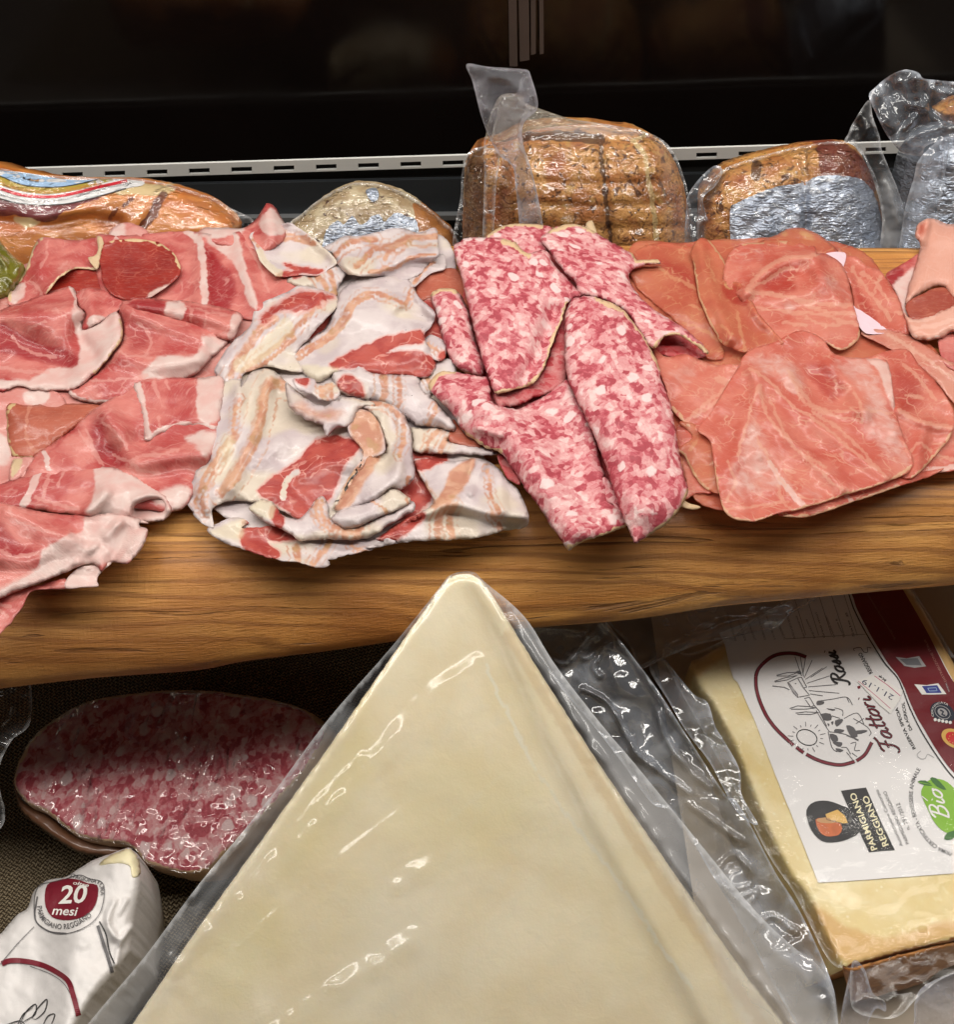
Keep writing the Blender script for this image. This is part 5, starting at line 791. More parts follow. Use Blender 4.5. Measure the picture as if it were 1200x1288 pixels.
# ------------------------------------------------------------------ packed ham with printed label, top left
HPL = vplane(150, 280, .64, 38)
HS = sheet('packed_ham', T('tl', [(-200,60),(0,52),(140,80),(300,96),(450,98),(600,100),(700,112),(820,138),(980,190),(1060,240),(1112,290),(1122,330),(1060,420),(800,560),(300,640),(0,640),(-200,640)]), HAMSKIN, base=0, plane=HPL, roll=None, dome=(60, 26), wob=(60, 2), skirt=[(1, 12), (.9, 40)], sdir=(0, 1, -.4), step=3,
    paint=dict(r=[('p', T('tl', [(-220,80),(0,170),(200,215),(400,190),(540,165),(500,175),(330,240),(230,300),(150,285),(60,265),(-220,280)]), 5)], g=[('p', T('tl', [(520,165),(560,135),(680,118),(820,140),(800,165),(640,170)]), 5), ('p', T('tl', [(60,270),(170,285),(190,310),(110,330)]), 5, .8)],
               b=[('l', T('tl', [(770,170),(740,210),(715,270),(670,330)]), 8), ('l', T('tl', [(620,190),(590,225)]), 5, .7), ('l', T('tl', [(550,240),(520,280)]), 5, .6), ('l', T('tl', [(200,310),(400,260),(560,200)]), 4, .4)]),
    ridges=[('r', T('tl', [(-100,280),(200,310),(380,290),(560,300)]), -5, 8), ('r', T('tl', [(770,170),(670,330)]), -3, 6), ('r', T('tl', [(150,300),(560,175)]), 4, 12)])
tag(HS.ob, 'vacuum packed cured ham with orange skin and a striped printed label, top left', 'packed ham')
lab = sheet('label', T('hl', [(-500,20),(-200,10),(0,62),(130,70),(300,95),(480,128),(760,132),(900,130),(1020,136),(1140,150),(1130,180),(1000,205),(800,262),(600,312),(450,332),(280,332),(140,318),(0,282),(-200,220),(-500,200)]), PAPER, base=0.6, over=HS, plane=HPL, roll=None, wob=None, jag=None, step=2.5, parent=HS.ob, thick=.2)
hp = Print(lab, .00025)
hh = lambda pts: T('hl', pts)
hp.poly(hh([(-500,20),(-200,10),(0,60),(200,82),(420,118),(600,140),(770,133),(640,165),(470,192),(300,192),(150,168),(0,108),(-200,30),(-500,0)]), SKY, 1)
hp.poly(hh([(-500,30),(-200,45),(0,108),(150,170),(300,195),(470,195),(640,168),(775,133),(910,133),(800,165),(640,208),(500,238),(400,248),(300,246),(150,222),(0,178),(-200,110),(-500,60)]), GOLD, 1)
hp.line(hh([(-200,40),(0,106),(150,168),(300,193),(470,193),(640,166),(775,132)]), 1.3, BLACK, 2)
hp.line(hh([(-200,140),(0,205),(150,252),(300,270),(440,268),(600,240),(800,190),(1010,143)]), 3.6, REDST, 2)
hp.line(hh([(-200,222),(0,284),(140,320),(280,334),(450,333),(600,313),(800,262),(1000,204)]), 1.1, BLACK, 2)
hp.text('PROSCIUTTO STAGIONATO', hh([(800,150),(640,188),(470,216),(300,218),(150,196),(0,148)]), 4.0, ORTXT, 3)
hp.text('ANTONIO ALIMENTA DI MODENA A PESO CONSERVARE', hh([(1050,152),(900,182),(700,232),(500,285),(300,300),(150,286),(0,245)]), 2.2, GREY, 3)
hp.poly(hh([(180,95),(245,100),(240,142),(185,128)]), DRKB, 2, smooth=False); hp.poly(hh([(245,100),(318,112),(305,150),(240,142)]), BRN, 2, smooth=False)
hp.build('printing', lab.ob)
sheet('bag', T('tl', [(-200,50),(0,46),(140,72),(450,90),(600,92),(700,102),(830,130),(1000,182),(1080,228),(1150,262),(1190,285),(1200,320),(1120,360),(1060,420),(800,560),(300,600),(-200,600)]), FILM_TIGHT, base=3, over=HS, plane=HPL, roll=None, wob=(16, 1.2), jag=None, step=3, parent=HS.ob, thick=.15, paint=dict(a=[('e', None, 3)]))
GP_ = vplane(15, 350, .60, 40)
gpk = sheet('plastic_packet', T('a', [(-120,205),(-20,200),(10,225),(40,262),(80,300),(120,335),(100,395),(60,450),(0,505),(-120,540)]), GPLAS, base=9, plane=TOP, roll=(20, 5), wob=(12, 3), jag=None, skirt=[(1, 4), (.95, 8)], ridges=[('k', T('a', [(0,300),(40,380),(60,440)]), 4, 5), ('k', T('a', [(-40,260),(30,330)]), 4, 5)])
tag(gpk.ob, 'small crumpled green and gold plastic packet at the left edge beside the ham', 'packet')
# ------------------------------------------------------------------ cloth and packed goods in front of and below the board
def grid(name, x0, x1, y0, y1, z, n, m, amp, mat, seed):
    xs, ys = np.linspace(x0, x1, n), np.linspace(y0, y1, m); X, Y = np.meshgrid(xs, ys); Z = z + fbm(X * 9, Y * 9, seed, 4) * amp * 2
    V = np.stack([X.ravel(), Y.ravel(), Z.ravel()], 1); F = [(i + j * n, i + 1 + j * n, i + 1 + (j + 1) * n, i + (j + 1) * n) for j in range(m - 1) for i in range(n - 1)]
    return new_obj(name, V, F, mat)
cl = grid('hessian_cloth', -.60, -.03, -.05, .46, -.196, 120, 110, .004, HESS, 11); m_ = cl.modifiers.new('t', 'SOLIDIFY'); m_.thickness = .0015
tag(cl, 'coarse grey-brown hessian cloth under the small wedge and the salami piece', 'cloth')
cl2 = grid('paper_liner', .12, .60, -.1, .44, -.190, 60, 60, .003, simple('beige_paper', srgb(198, 184, 164), .6, var=.15, vsc=1), 21); tag(cl2, 'beige paper liner under the labelled cheese at the bottom right', 'paper')
# salami half
A, B_, C_ = zpt(60, 960, -.136), zpt(330, 1075, -.140), zpt(420, 860, -.143)
CPL = plane3(A, B_, C_)
chp = T('ch', [(46,520),(52,470),(72,420),(105,370),(160,320),(300,250),(600,220),(900,260),(1020,330),(1015,385),(960,470),(880,560),(800,640),(700,740),(640,788),(575,792),(520,780),(462,762),(432,728),(398,702),(330,695),(240,672),(150,605),(85,572)])
CS = sheet('salami_half', chp, SALAMI_CUT, base=0, plane=CPL, roll=(10, 3), jag=(1, 8), wob=(60, 1.5), step=3.2, skirt=[(1.02, 6), (1.03, 16), (.98, 34), (.8, 52)], sdir=(.1, .25, -1), paint=dict(a=[('e', None, 4)]))
tag(CS.ob, 'cut half of a large salami in cling film under the board at the left', 'salami')
# brown rind ring under the cut
ring = sheet('rind', T('ch', [(44,520),(60,590),(110,640),(180,690),(250,730),(330,742),(400,745),(440,750),(470,775),(560,800),(640,800),(720,760),(700,740),(575,780),(460,755),(398,702),(240,672),(150,605),(80,572),(50,520)]), simple('salami_rind', srgb(112, 74, 50), .5, bumpsc=1.5, bd=.001, coat=.5, var=.5, vsc=6), base=-10, plane=CPL, roll=(8, 5), jag=(.8, 6), wob=(20, 1), parent=CS.ob)
sheet('cling_film', [(x - (0 if x > 200 else 2), y + 1) for x, y in chp], film('cling_wrap', .008, 1.0, .5, .005, rough=.08, stretch=(1.6, .6, 1), gain=1.3, patch=.35), base=1.6, over=CS, plane=CPL, roll=None, jag=None, wob=(16, 1.8), step=3.0, thick=.1, parent=CS.ob,
    ridges=[('k', T('ch', [(528,632),(640,615),(800,600)]), 2.5, 4), ('k', T('ch', [(545,545),(580,525),(600,540),(680,535)]), 2, 3), ('k', T('ch', [(215,390),(230,450),(210,480)]), 2, 3), ('k', T('ch', [(320,400),(335,440),(330,460)]), 2, 3), ('k', T('ch', [(70,450),(200,420),(260,400)]), 1.5, 3), ('k', T('ch', [(180,640),(230,600)]), 2, 3), ('k', T('ch', [(690,660),(760,650)]), 2, 3)])
bg = sheet('film_bag', [(x - 26, y) for x, y in T('ch', [(-80,180),(40,150),(150,170),(160,320),(100,380),(60,470),(66,540),(80,600),(60,660),(-80,740)])], FILM, base=0, plane=Plane((0, 0, -.150), (0, -.25, 1)), roll=None, jag=None, wob=(30, 5), thick=.2, paint=dict(a=[('e', None, 3)]), ridges=[('k', T('ch', [(-20,500),(20,600)]), 3, 6)])
tag(bg.ob, 'dark corner of an empty clear bag left of the salami half at the left edge', 'bag')
# small wrapped wedge, bottom left
WPL = plane3(zpt(160, 1072, -.112), zpt(-20, 1230, -.120), zpt(90, 1288, -.108))
WP = T('pk', [(-300,900),(-60,640),(0,598),(100,485),(165,440),(200,345),(250,295),(300,268),(400,250),(480,200),(560,150),(640,120),(700,100),(775,75),(800,90),(838,135),(850,300),(838,400),(820,500),(800,640),(785,710),(690,850),(560,1000),(430,1200),(300,1400),(-300,1450)])
WR = ('s', T('pk', [(775,90),(640,330),(500,560),(450,800),(430,1000),(400,1250)]), 13, (30, 60))
WS = sheet('wrapped_cheese', WP, PAPERW, base=0, plane=WPL, roll=(14, 7), jag=(.7, 8), wob=(30, 1.6), step=2.8, skirt=[(1.0, 14), (.98, 40), (.9, 62)], sdir=(0, .1, -1), ridges=[WR, ('k', T('pk', [(700,620),(650,520),(690,400)]), 3, 7), ('k', T('pk', [(790,560),(730,640),(700,780)]), 3, 6), ('k', T('pk', [(720,470),(760,390)]), 2, 5), ('r', T('pk', [(420,230),(560,190)]), 2, 5)])
tag(WS.ob, 'small cheese wedge in white printed paper at the bottom left corner', 'cheese')
sheet('bare_tip', T('pk', [(598,178),(650,130),(710,102),(775,77),(800,92),(838,138),(846,235),(800,250),(790,190),(740,168),(670,170)]), CHEESE, base=.6, over=WS, plane=WPL, roll=None, jag=(.8, 6), wob=None, parent=WS.ob, paint=dict(r=[('p', T('pk', [(500,50),(900,50),(900,300),(500,300)]), 4, .5)]))
wp = Print(WS, .0005); k_ = lambda pts: T('pk', pts)
ST1 = k_([(285,300),(330,278),(400,262),(470,268),(530,290),(585,300),(592,350),(575,420),(530,475),(460,505),(380,512),(310,490),(275,430),(270,360)])
wp.poly(ST1, BURG, 0)
for o_, w_ in (((0, 0), 1.3),):
    wp.line(k_([(240,300),(210,360),(205,450),(215,520),(270,570),(350,596),(440,585),(530,545),(590,490),(620,420),(630,330),(610,280),(540,262),(480,240),(400,262),(300,285)]), .9, GREY, 1, closed=True)
wp.line(k_([(225,370),(210,470),(225,530),(300,580),(400,592)]), 1.5, GREY, 1)
wp.text('oltre', k_([(440,296),(535,314)]), 4.6, WHITEI, 2, shear=.2, bold=.01); wp.text('20', k_([(352,412),(530,404)]), 22, WHITEI, 2, shear=.25, bold=.02); wp.text('mesi', k_([(312,478),(470,486)]), 11, WHITEI, 2, shear=.25, bold=.015)
wp.text('PARMIGIANO REGGIANO', k_([(222,430),(240,500),(300,552),(370,566),(450,552),(555,490)]), 6.5, GREY, 2, bold=.005); wp.text('STAGIONATURA', k_([(420,250),(480,270),(540,282),(598,300),(606,362)]), 5, GREY, 2, bold=.005)
wp.line(k_([(10,775),(60,757),(150,760),(250,782),(340,825),(410,880),(440,960),(475,1090)]), 6.5, BURG, 1); wp.line(k_([(180,790),(300,835),(380,890),(420,950)]), .8, GREY, 1); wp.line(k_([(600,520),(640,600),(660,700),(690,775)]), 1.8, BLACK, 1); wp.line(k_([(590,545),(640,700),(680,830)]), 4, GREY, 1); wp.line(k_([(0,780),(100,660),(205,552)]), .8, GREY, 1)
for q in ([(120,1140),(160,1060),(215,1020),(210,1080),(150,1120),(120,1140)], [(190,1100),(230,1040),(282,990),(270,1060),(215,1110),(190,1100)], [(260,1142),(290,1090),(330,1080),(310,1140)], [(40,1142),(120,1120),(150,1142)], [(100,1160),(140,1080),(200,1040)]): wp.line(k_(q), 1.4, BLACK, 1, taper=True)
wp.build('printing', WS.ob)
# ------------------------------------------------------------------ big white wedge in a thick bag
GA, GB, GC_ = zpt(590, 724, .006), zpt(170, 1288, -.088), zpt(1020, 1288, -.092)
GPL = plane3(GA, GB, GC_)
GW = [(560,732),(568,725),(580,722),(594,723),(606,731),(622,752),(640,782),(690,862),(760,970),(850,1100),(930,1215),(1010,1320),(1120,1480),(600,1520),(20,1500),(165,1290),(240,1180),(330,1055),(420,930),(500,815)]
GS_ = sheet('cheese_wedge', GW, CHEESE, base=0, plane=GPL, roll=(9, 2.5), jag=(.8, 9), wob=(140, .8), step=4.5, skirt=[(1.0, 10), (.985, 40), (.97, 85)], sdir=(0, -.35, -1),
    ridges=[('s', [(600,730),(640,800),(700,930),(780,1080),(870,1240),(920,1340)], 2.5, (14, 70))],
    paint=dict(g=[('l', [(612,835),(625,870),(640,900),(665,950),(690,990),(725,1040),(760,1085),(800,1140),(830,1190),(872,1242)], 2.5), ('l', [(560,1035),(630,975)], 6, .4)], r=[('p', [(520,960),(600,950),(680,990),(660,1050),(560,1080),(480,1040)], 40, .5), ('p', [(400,960),(450,900),(470,960),(400,1080),(350,1100)], 30, .6), ('p', [(250,1200),(330,1120),(360,1180),(280,1280)], 30, .6)], b=[('l', [(640,800),(720,930),(820,1090),(960,1290)], 10, .5)]))
tag(GS_.ob, 'huge pale cheese wedge in a thick clear bag, tip pointing up at the board', 'cheese')
bagL = [(556,735),(565,724),(580,719),(597,720),(610,732),(660,776),(700,838),(760,915),(800,962),(880,1060),(950,1145),(1000,1192),(1030,1215),(1048,1250),(1060,1330),(1090,1480),(560,1540),(-60,1500),(110,1288),(180,1205),(250,1112),(330,1015),(410,908),(480,828),(520,780)]
sheet('bag', bagL, FILM_MILKY, base=2.2, over=GS_, plane=GPL, roll=None, jag=None, wob=(90, 1.2), step=4, thick=.25, parent=GS_.ob, ang=-52,
    ridges=[('k', [(600,835),(545,872),(480,945),(400,1030),(330,1105),(270,1160),(215,1215)], 3.2, 16), ('k', [(575,1070),(540,1088),(500,1110)], 2.8, 16), ('k', [(520,1180),(430,1240),(370,1285),(300,1330)], 3.4, 18), ('k', [(455,950),(380,1030),(300,1130)], 1.5, 8), ('k', [(640,780),(760,960),(880,1130),(1000,1290)], 3, 9), ('k', [(240,1130),(330,1030)], 1.5, 8), ('k', [(300,1190),(420,1085),(520,1010)], 1.2, 9)],
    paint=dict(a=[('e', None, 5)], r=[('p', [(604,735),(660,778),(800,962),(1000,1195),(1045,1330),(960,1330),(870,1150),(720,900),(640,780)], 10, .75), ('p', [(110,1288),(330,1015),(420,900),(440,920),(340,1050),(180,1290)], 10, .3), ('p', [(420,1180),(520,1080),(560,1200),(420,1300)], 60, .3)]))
# crumpled tail of the bag between the two cheeses
tailP = T('w', [(300,262),(380,248),(440,240),(530,232),(600,240),(660,315),(720,392),(800,500),(890,640),(980,780),(1060,900)]) + T('v', [(260,90),(330,210),(430,400),(520,540),(600,700),(660,840),(690,950),(690,1100),(560,1100),(430,900),(300,650),(150,400),(0,150)]) + T('w', [(780,930),(670,780),(545,620),(425,480),(325,330)])
TPL = plane3(zpt(690, 790, -.075), zpt(1040, 1240, -.125), zpt(860, 920, -.085))
sheet('bag_tail', tailP, FILM_BLUE, base=0, plane=TPL, roll=None, jag=None, wob=(60, 6), step=3.2, thick=.25, parent=GS_.ob, ang=30,
    ridges=[('k', T('w', [(310,268),(440,270),(540,295),(570,300)]), 5, 6), ('k', T('w', [(400,378),(460,402),(540,300),(515,370),(540,378),(595,330)]), 5, 5), ('k', T('w', [(620,320),(560,415),(582,450)]), 5, 5), ('k', T('w', [(800,580),(830,680),(900,780),(1000,870)]), 6, 6), ('k', T('w', [(520,500),(620,560),(715,735)]), 5, 5), ('k', T('w', [(720,745),(800,800),(920,895)]), 6, 7), ('k', T('w', [(590,245),(720,400),(890,650),(1050,900)]), 5, 6), ('k', T('w', [(470,370),(590,250)]), 4, 8),
            ('k', T('v', [(40,90),(160,180),(285,270)]), 6, 6), ('k', T('v', [(160,415),(250,320),(330,440),(240,470),(165,420),(380,630)]), 6, 5), ('k', T('v', [(330,665),(410,590),(515,655)]), 6, 6), ('k', T('v', [(270,510),(350,480),(330,520)]), 5, 5), ('r', T('v', [(300,560),(440,740),(560,860)]), 4, 14)],
    paint=dict(a=[('e', None, 3.5)], r=[('p', T('v', [(120,380),(330,440),(420,560),(480,640),(360,680),(220,560)]), 14, .8), ('p', T('w', [(640,560),(780,600),(860,720),(740,720)]), 16, .5)]))
# ------------------------------------------------------------------ labelled cheese
LPL = plane3(zpt(870, 815, -.118), zpt(1062, 1214, -.128), zpt(1200, 1170, -.128))
LP = T('cz', [(200,262),(235,240),(300,200),(420,120),(560,30),(720,-10),(800,20),(860,100),(952,260),(1150,560),(1250,900),(1180,1000),(952,1048),(800,1082),(655,1122),(632,1118),(600,1060),(540,930),(480,850),(400,680),(330,500),(262,370),(225,330)])
LS = sheet('labelled_cheese', LP, PARM, base=0, plane=LPL, roll=(7, 2.2), jag=(.8, 8), wob=(50, 1), step=4, skirt=[(1.0, 4), (.99, 26), (.975, 60)], sdir=(-.05, .12, -1),
    paint=dict(b=[('p', T('cz', [(540,930),(640,1115),(952,1040),(960,985),(760,1030),(650,1000)]), 12, .8), ('p', T('cz', [(180,200),(420,100),(330,220),(260,270),(200,300)]), 12, .9), ('p', T('cz', [(760,-10),(860,100),(980,300),(950,340),(820,120)]), 8, .9)], r=[('l', T('cz', [(655,1124),(800,1084),(955,1046),(1180,1000)]), 3)]))
tag(LS.ob, 'aged cheese piece with a large white and burgundy label at the lower right', 'cheese')
# rind side
rq = plane3(zpt(1050, 1224, -.1285), zpt(1200, 1178, -.1285), zpt(1075, 1262, -.180))
RN = sheet('rind', T('cz', [(634,1122),(655,1126),(800,1088),(955,1050),(1180,1004),(1180,1080),(952,1118),(860,1170),(760,1200),(665,1222),(655,1200)]), PARM, base=2.0, plane=rq, roll=(5, 1.5), jag=(1, 8), wob=(30, 1), parent=LS.ob, paint=dict(r=[('p', T('cz', [(500,1000),(1300,900),(1300,1300),(500,1300)]), 3)]))
ln = sheet('label', T('lbl', [(16,190),(40,240),(60,330),(78,385),(95,400),(170,570),(250,780),(340,1005),(438,1253),(560,1247),(700,1237),(860,1225),(1090,1208),(1090,420),(1017,400),(900,180),(790,-10),(740,-80),(560,-60),(430,0),(280,70),(120,150)]), PAPER, base=0.5, over=LS, plane=LPL, roll=None, jag=(.3, 12), wob=None, step=4, parent=LS.ob, thick=.2, sharp=True)
lb = Print(ln, .00025); l_ = lambda pts: T('lbl', pts); o2 = lambda pts: T('o', pts); u2 = lambda pts: T('u', pts)
lb.poly(l_([(566,-40),(588,40),(600,80),(630,140),(668,210),(700,262),(735,318),(770,360),(790,392),(808,430),(832,490),(860,550),(890,600),(930,668),(975,735),(1017,785),(1100,860),(1100,440),(1017,400),(900,180),(790,-10),(740,-80)]), BURGD, 0)
lb.line(l_([(552,-30),(580,60),(598,105),(650,205),(720,315),(772,375),(795,420),(830,512),(880,612),(950,722),(1010,800),(1060,845)]), 1.5, BLACK, 1)
lb.build('burgundy_band', ln.ob)
lc = Print(ln, .00025)
ELL = [u2([(565,98),(500,75),(430,68),(350,78),(290,105),(235,150)]), u2([(235,150),(200,195),(185,245)]), u2([(185,245),(188,330),(215,430),(265,540),(330,630),(400,700),(470,762)]), u2([(490,778),(545,818)]), u2([(565,830),(640,868),(730,898),(830,910),(930,885)]), u2([(945,880),(1010,830),(1060,740)])]
for q in ELL: lc.line(q, 4.6, BLACK, 0); lc.line(q, 3.2, BURG, 1)
cx, cy = 570, 703; th = np.linspace(0, 2 * math.pi, 30)[:-1]
lc.line(u2([(cx + 76 * math.cos(t) * 1.0, cy + 58 * math.sin(t) + 14 * math.cos(t)) for t in th]), 1.1, BLACK, 0, closed=True)
for i in range(18):
    t = 2 * math.pi * i / 18 + .1; r0, r1 = 1.35, 1.9 if i % 2 else 1.6
    lc.line(u2([(cx + 76 * r0 * math.cos(t), cy + 62 * r0 * math.sin(t)), (cx + 76 * r1 * math.cos(t), cy + 62 * r1 * math.sin(t))]), .8, GREY, 0)
for q in [[(560,265),(690,180)], [(550,255),(610,120)], [(545,245),(520,90)], [(530,240),(480,95)], [(570,295),(740,240)], [(580,322),(790,305)], [(585,350),(815,370)], [(595,375),(690,390)], [(600,250),(720,170)], [(540,230),(560,100)]]: lc.line(u2(q), .9, GREY, 0)
for q in [[(425,290),(500,255),(545,330),(590,385),(500,400),(470,370),(425,290)], [(425,290),(440,300),(500,380),(500,400)], [(500,255),(530,250),(570,325),(545,330)], [(480,300),(490,295)], [(550,410),(590,400),(625,460),(600,475),(560,420)], [(440,485),(500,465),(580,470),(640,480),(560,490),(450,490)], [(485,520),(560,510),(660,515),(600,530),(500,528)], [(340,235),(420,215),(510,210),(430,240),(345,240)], [(325,280),(400,255),(500,235),(420,270),(330,285)], [(310,315),(400,325),(440,345)], [(620,455),(660,500),(720,620)]]: lc.line(u2(q), 1.0, GREY, 0, smooth=False)
lc.poly(u2([(428,300),(445,300),(500,380),(495,398),(465,360)]), LGREY, 0, smooth=False); lc.poly(u2([(490,205),(520,200),(530,225),(505,225)]), GREY, 0)
rr = random.Random(3)
for q in [[(650,430),(700,430),(690,460),(655,455)], [(680,530),(740,525),(750,570),(700,580)], [(780,570),(840,560),(830,600),(790,620)], [(870,620),(920,630),(950,690),(900,690)], [(930,650),(1020,640),(1010,670),(950,685)], [(780,640),(850,650),(830,670),(780,660)], [(740,670),(790,680),(800,720),(760,740)], [(760,730),(830,740),(820,780),(780,760)], [(790,790),(840,790),(830,810),(800,812)], [(720,480),(780,500),(760,510)], [(720,600),(735,595),(735,612)], [(755,595),(770,590),(768,612)]]: lc.poly(u2([(a + rr.uniform(-8, 8), b_ + rr.uniform(-8, 8)) for a, b_ in q]), GREY, 0)
for q in [[(650,430),(760,415),(870,400),(915,460)], [(870,400),(890,440)], [(640,500),(700,600),(740,660)], [(780,480),(840,500),(840,540)], [(850,560),(950,520),(1000,600)], [(920,560),(1020,620),(1055,670),(1040,690)], [(730,660),(760,780),(800,812)], [(830,780),(870,780),(900,830)], [(870,690),(960,720)], [(900,750),(940,740),(930,800),(970,800)], [(870,815),(935,895)], [(910,820),(950,850)], [(740,660),(860,680),(960,730)], [(940,600),(1000,560)], [(760,540),(820,560)]]: lc.line(u2(q), .9, GREY, 0)
lc.build('farm_drawing', ln.ob)
# hand lettering: pen strokes in a unit box (x along the line, y up)
PEN = {'F': [[(.12,.9),(.3,1.0),(.75,.98),(.95,1.08)], [(.6,.98),(.5,.6),(.38,.2),(.2,0),(0,.05),(-.02,.18)], [(.3,.52),(.5,.55),(.72,.52)]],
 'a': [[(.5,.42),(.35,.5),(.15,.4),(.05,.15),(.15,0),(.32,.08),(.48,.42)], [(.5,.46),(.44,.15),(.52,0),(.66,.1)]], 't': [[(.3,.95),(.16,.2),(.22,0),(.4,.08)], [(.05,.58),(.45,.6)]],
 'o': [[(.3,.48),(.12,.4),(.04,.15),(.16,0),(.34,.08),(.44,.32),(.34,.48),(.5,.42)]], 'r': [[(.05,.45),(.14,.4),(.05,0)], [(.12,.3),(.26,.47),(.4,.44)]], 'i': [[(.16,.46),(.08,.1),(.16,0),(.3,.1)], [(.2,.66),(.22,.7)]],
 'e': [[(.08,.22),(.3,.28),(.38,.42),(.26,.5),(.1,.36),(.06,.12),(.2,0),(.42,.12)]], 'R': [[(.4,.95),(.3,.45),(.18,.05),(0,0),(-.05,.12)], [(.05,.75),(.2,.95),(.55,1.0),(.78,.82),(.65,.6),(.34,.52)], [(.42,.52),(.6,.2),(.8,-.02),(.95,.08)]],
 's': [[(.05,.05),(.25,.3),(.3,.5),(.36,.2),(.28,0),(.1,.02)]], 'B': [[(.35,.95),(.25,.45),(.12,.02)], [(.05,.8),(.25,.98),(.6,.98),(.68,.75),(.5,.55),(.28,.52)], [(.4,.53),(.65,.45),(.62,.15),(.35,-.02),(.08,.05)]], '.': [[(.1,.12),(.16,.16)]]}
ADV = {'F': .78, 'a': .6, 't': .36, 'o': .48, 'r': .4, 'i': .3, 'e': .42, 'R': .85, 's': .4, 'B': .75, ' ': .3, '.': .3}
def pen(P, txt, a, b_, h, w_, m, layer):
    a, b_ = np.array(a, float), np.array(b_, float); d = (b_ - a) / np.linalg.norm(b_ - a); up = np.array([d[1], -d[0]]); tot = sum(ADV[c] for c in txt); k = np.linalg.norm(b_ - a) / tot; x = 0
    for c in txt:
        for s_ in PEN.get(c, []): P.line([tuple(a + d * ((x + p_[0]) * k + .42 * p_[1] * h) + up * (p_[1] * h)) for p_ in s_], w_, m, layer)
        x += ADV[c]
le = Print(ln, .00025)
a_, b2 = T('o', [(795,1110)])[0], T('o', [(560,690)])[0]; pen(le, 'Fattori', a_, b2, 19, 2.8, BLACK, 0)
pen(le, 'Fattori', (a_[0] + .5, a_[1] + .3), b2, 19, 1.2, BURG, 1)
a_, b2 = T('o', [(415,600)])[0], T('o', [(300,345)])[0]; pen(le, 'Rossi', a_, b2, 18, 2.8, BLACK, 0)
le.poly(o2([(470,620),(490,612),(496,628),(480,638)]), BURG, 0)
le.text('RISERVA SPECIA', o2([(912,1085),(835,940),(775,775)]), 3.8, BLACK, 0, bold=.02); le.text('DA AGRICOL', o2([(886,945),(848,850),(826,735)]), 3.8, BLACK, 0, bold=.02); le.text('REGGIANO', o2([(588,515),(500,360)]), 4.8, BLACK, 0, bold=.02)
le.line(o2([(1050,1155),(1000,1130),(985,1160),(950,1165),(920,1135),(950,1105)]), .9, LGREY, 0); le.line(o2([(575,330),(545,325),(550,360),(520,360),(500,330),(480,325),(440,335),(450,350)]), .9, DRKB, 0)
le.build('brand_lettering', ln.ob)
stk = Print(ln, .0007); stk.poly(o2([(470,580),(600,530),(815,650),(790,720),(720,825),(640,760)]), WHITEI, 0, smooth=False)
stk.line(o2([(478,578),(600,680),(720,785)]), .6, PINKI, 1); stk.line(o2([(600,540),(700,610),(795,690)]), .8, PINKI, 1)
stk.text('21.1.19', o2([(750,690),(520,560)]), 6.5, BLUEI, 1); stk.text('Kg', o2([(690,570),(640,530)]), 3, BLACK, 1, bold=.02)
stk.build('price_sticker', ln.ob)
# small print at the top
sp_ = Print(ln, .00025)
for i, tx in enumerate(['INGREDIENTI LATTE SALE CAGLIO', 'PRODOTTO BIOLOGICO IN ITALIA', 'LATTE DA AGRICOLTURA', 'CONSERVARE A TEMPERATURA', 'A +4 C MAX E CONSUMARE', 'DA CONSUMARSI ENTRO IL', 'ENTRO LA DATA INDICATA', 'Valori nutrizionali medi', 'Energia kcal proteine', 'Grassi saturi', 'Carboidrati zuccheri', 'Proteine g', 'Sale g']):
    x0 = 78 + i * 42; sp_.text(tx, l_([(x0 + 12, 222 - i * 1.5), (x0 - 24, 222 - 120 + (i % 3) * 14)]), 2.6, GREY, 0)
for i in range(5): sp_.line(l_([(330 + i * 50, 20 - i * 12), (385 + i * 55, 200)]), .5, GREY, 0)
sp_.line(l_([(300,215),(470,205),(640,195)]), .5, GREY, 0); sp_.build('small_print', ln.ob)
# black cheese badge
bd = Print(ln, .00025)
bd.poly(l_([(535,862),(600,853),(642,848),(700,980),(765,1115),(710,1118),(655,1124),(600,1010)]), BLACK, 0, smooth=False)
bd.poly(l_([(388,965),(395,930),(425,908),(480,905),(540,925),(590,950),(614,1000),(612,1040),(580,1062),(520,1080),(455,1076),(410,1030)]), BLACK, 1)
bd.poly(l_([(427,985),(460,978),(520,990),(540,1020),(525,1050),(470,1055),(440,1030)]), ORANGE, 2); bd.poly(l_([(430,985),(470,975),(520,990),(500,1000),(450,998)]), BRN, 3)
bd.poly(l_([(468,962),(520,942),(552,968),(565,1000),(545,1002),(475,985)]), YELLOW, 3, smooth=False); bd.line(l_([(468,962),(475,985),(545,1002),(565,1000)]), .7, DRKB, 4, smooth=False)
bd.text('PARMIGIANO', l_([(690,1110), (595,868)]), 7.6, CREAM, 3, bold=.02); bd.text('REGGIANO', l_([(738,1092), (648,880)]), 7.6, CREAM, 3, bold=.02)
bd.text('Autorizzazione Consorzio', l_([(800,1095),(694,856)]), 4.2, GREY, 0); bd.text('PARMIGIANO REGGIANO', l_([(826,1085),(727,862)]), 4.4, GREY, 0); bd.text('n. 291/2012', l_([(830,1025),(785,912)]), 5, GREY, 0)
bd.build('cheese_badge', ln.ob)
gl = Print(ln, .00025)
gl.poly(l_([(878,880),(882,850),(905,820),(940,810),(990,826),(1040,880),(1090,960),(1090,1050),(1017,1050),(965,1030),(930,990),(905,940)]), GREEN, 0)
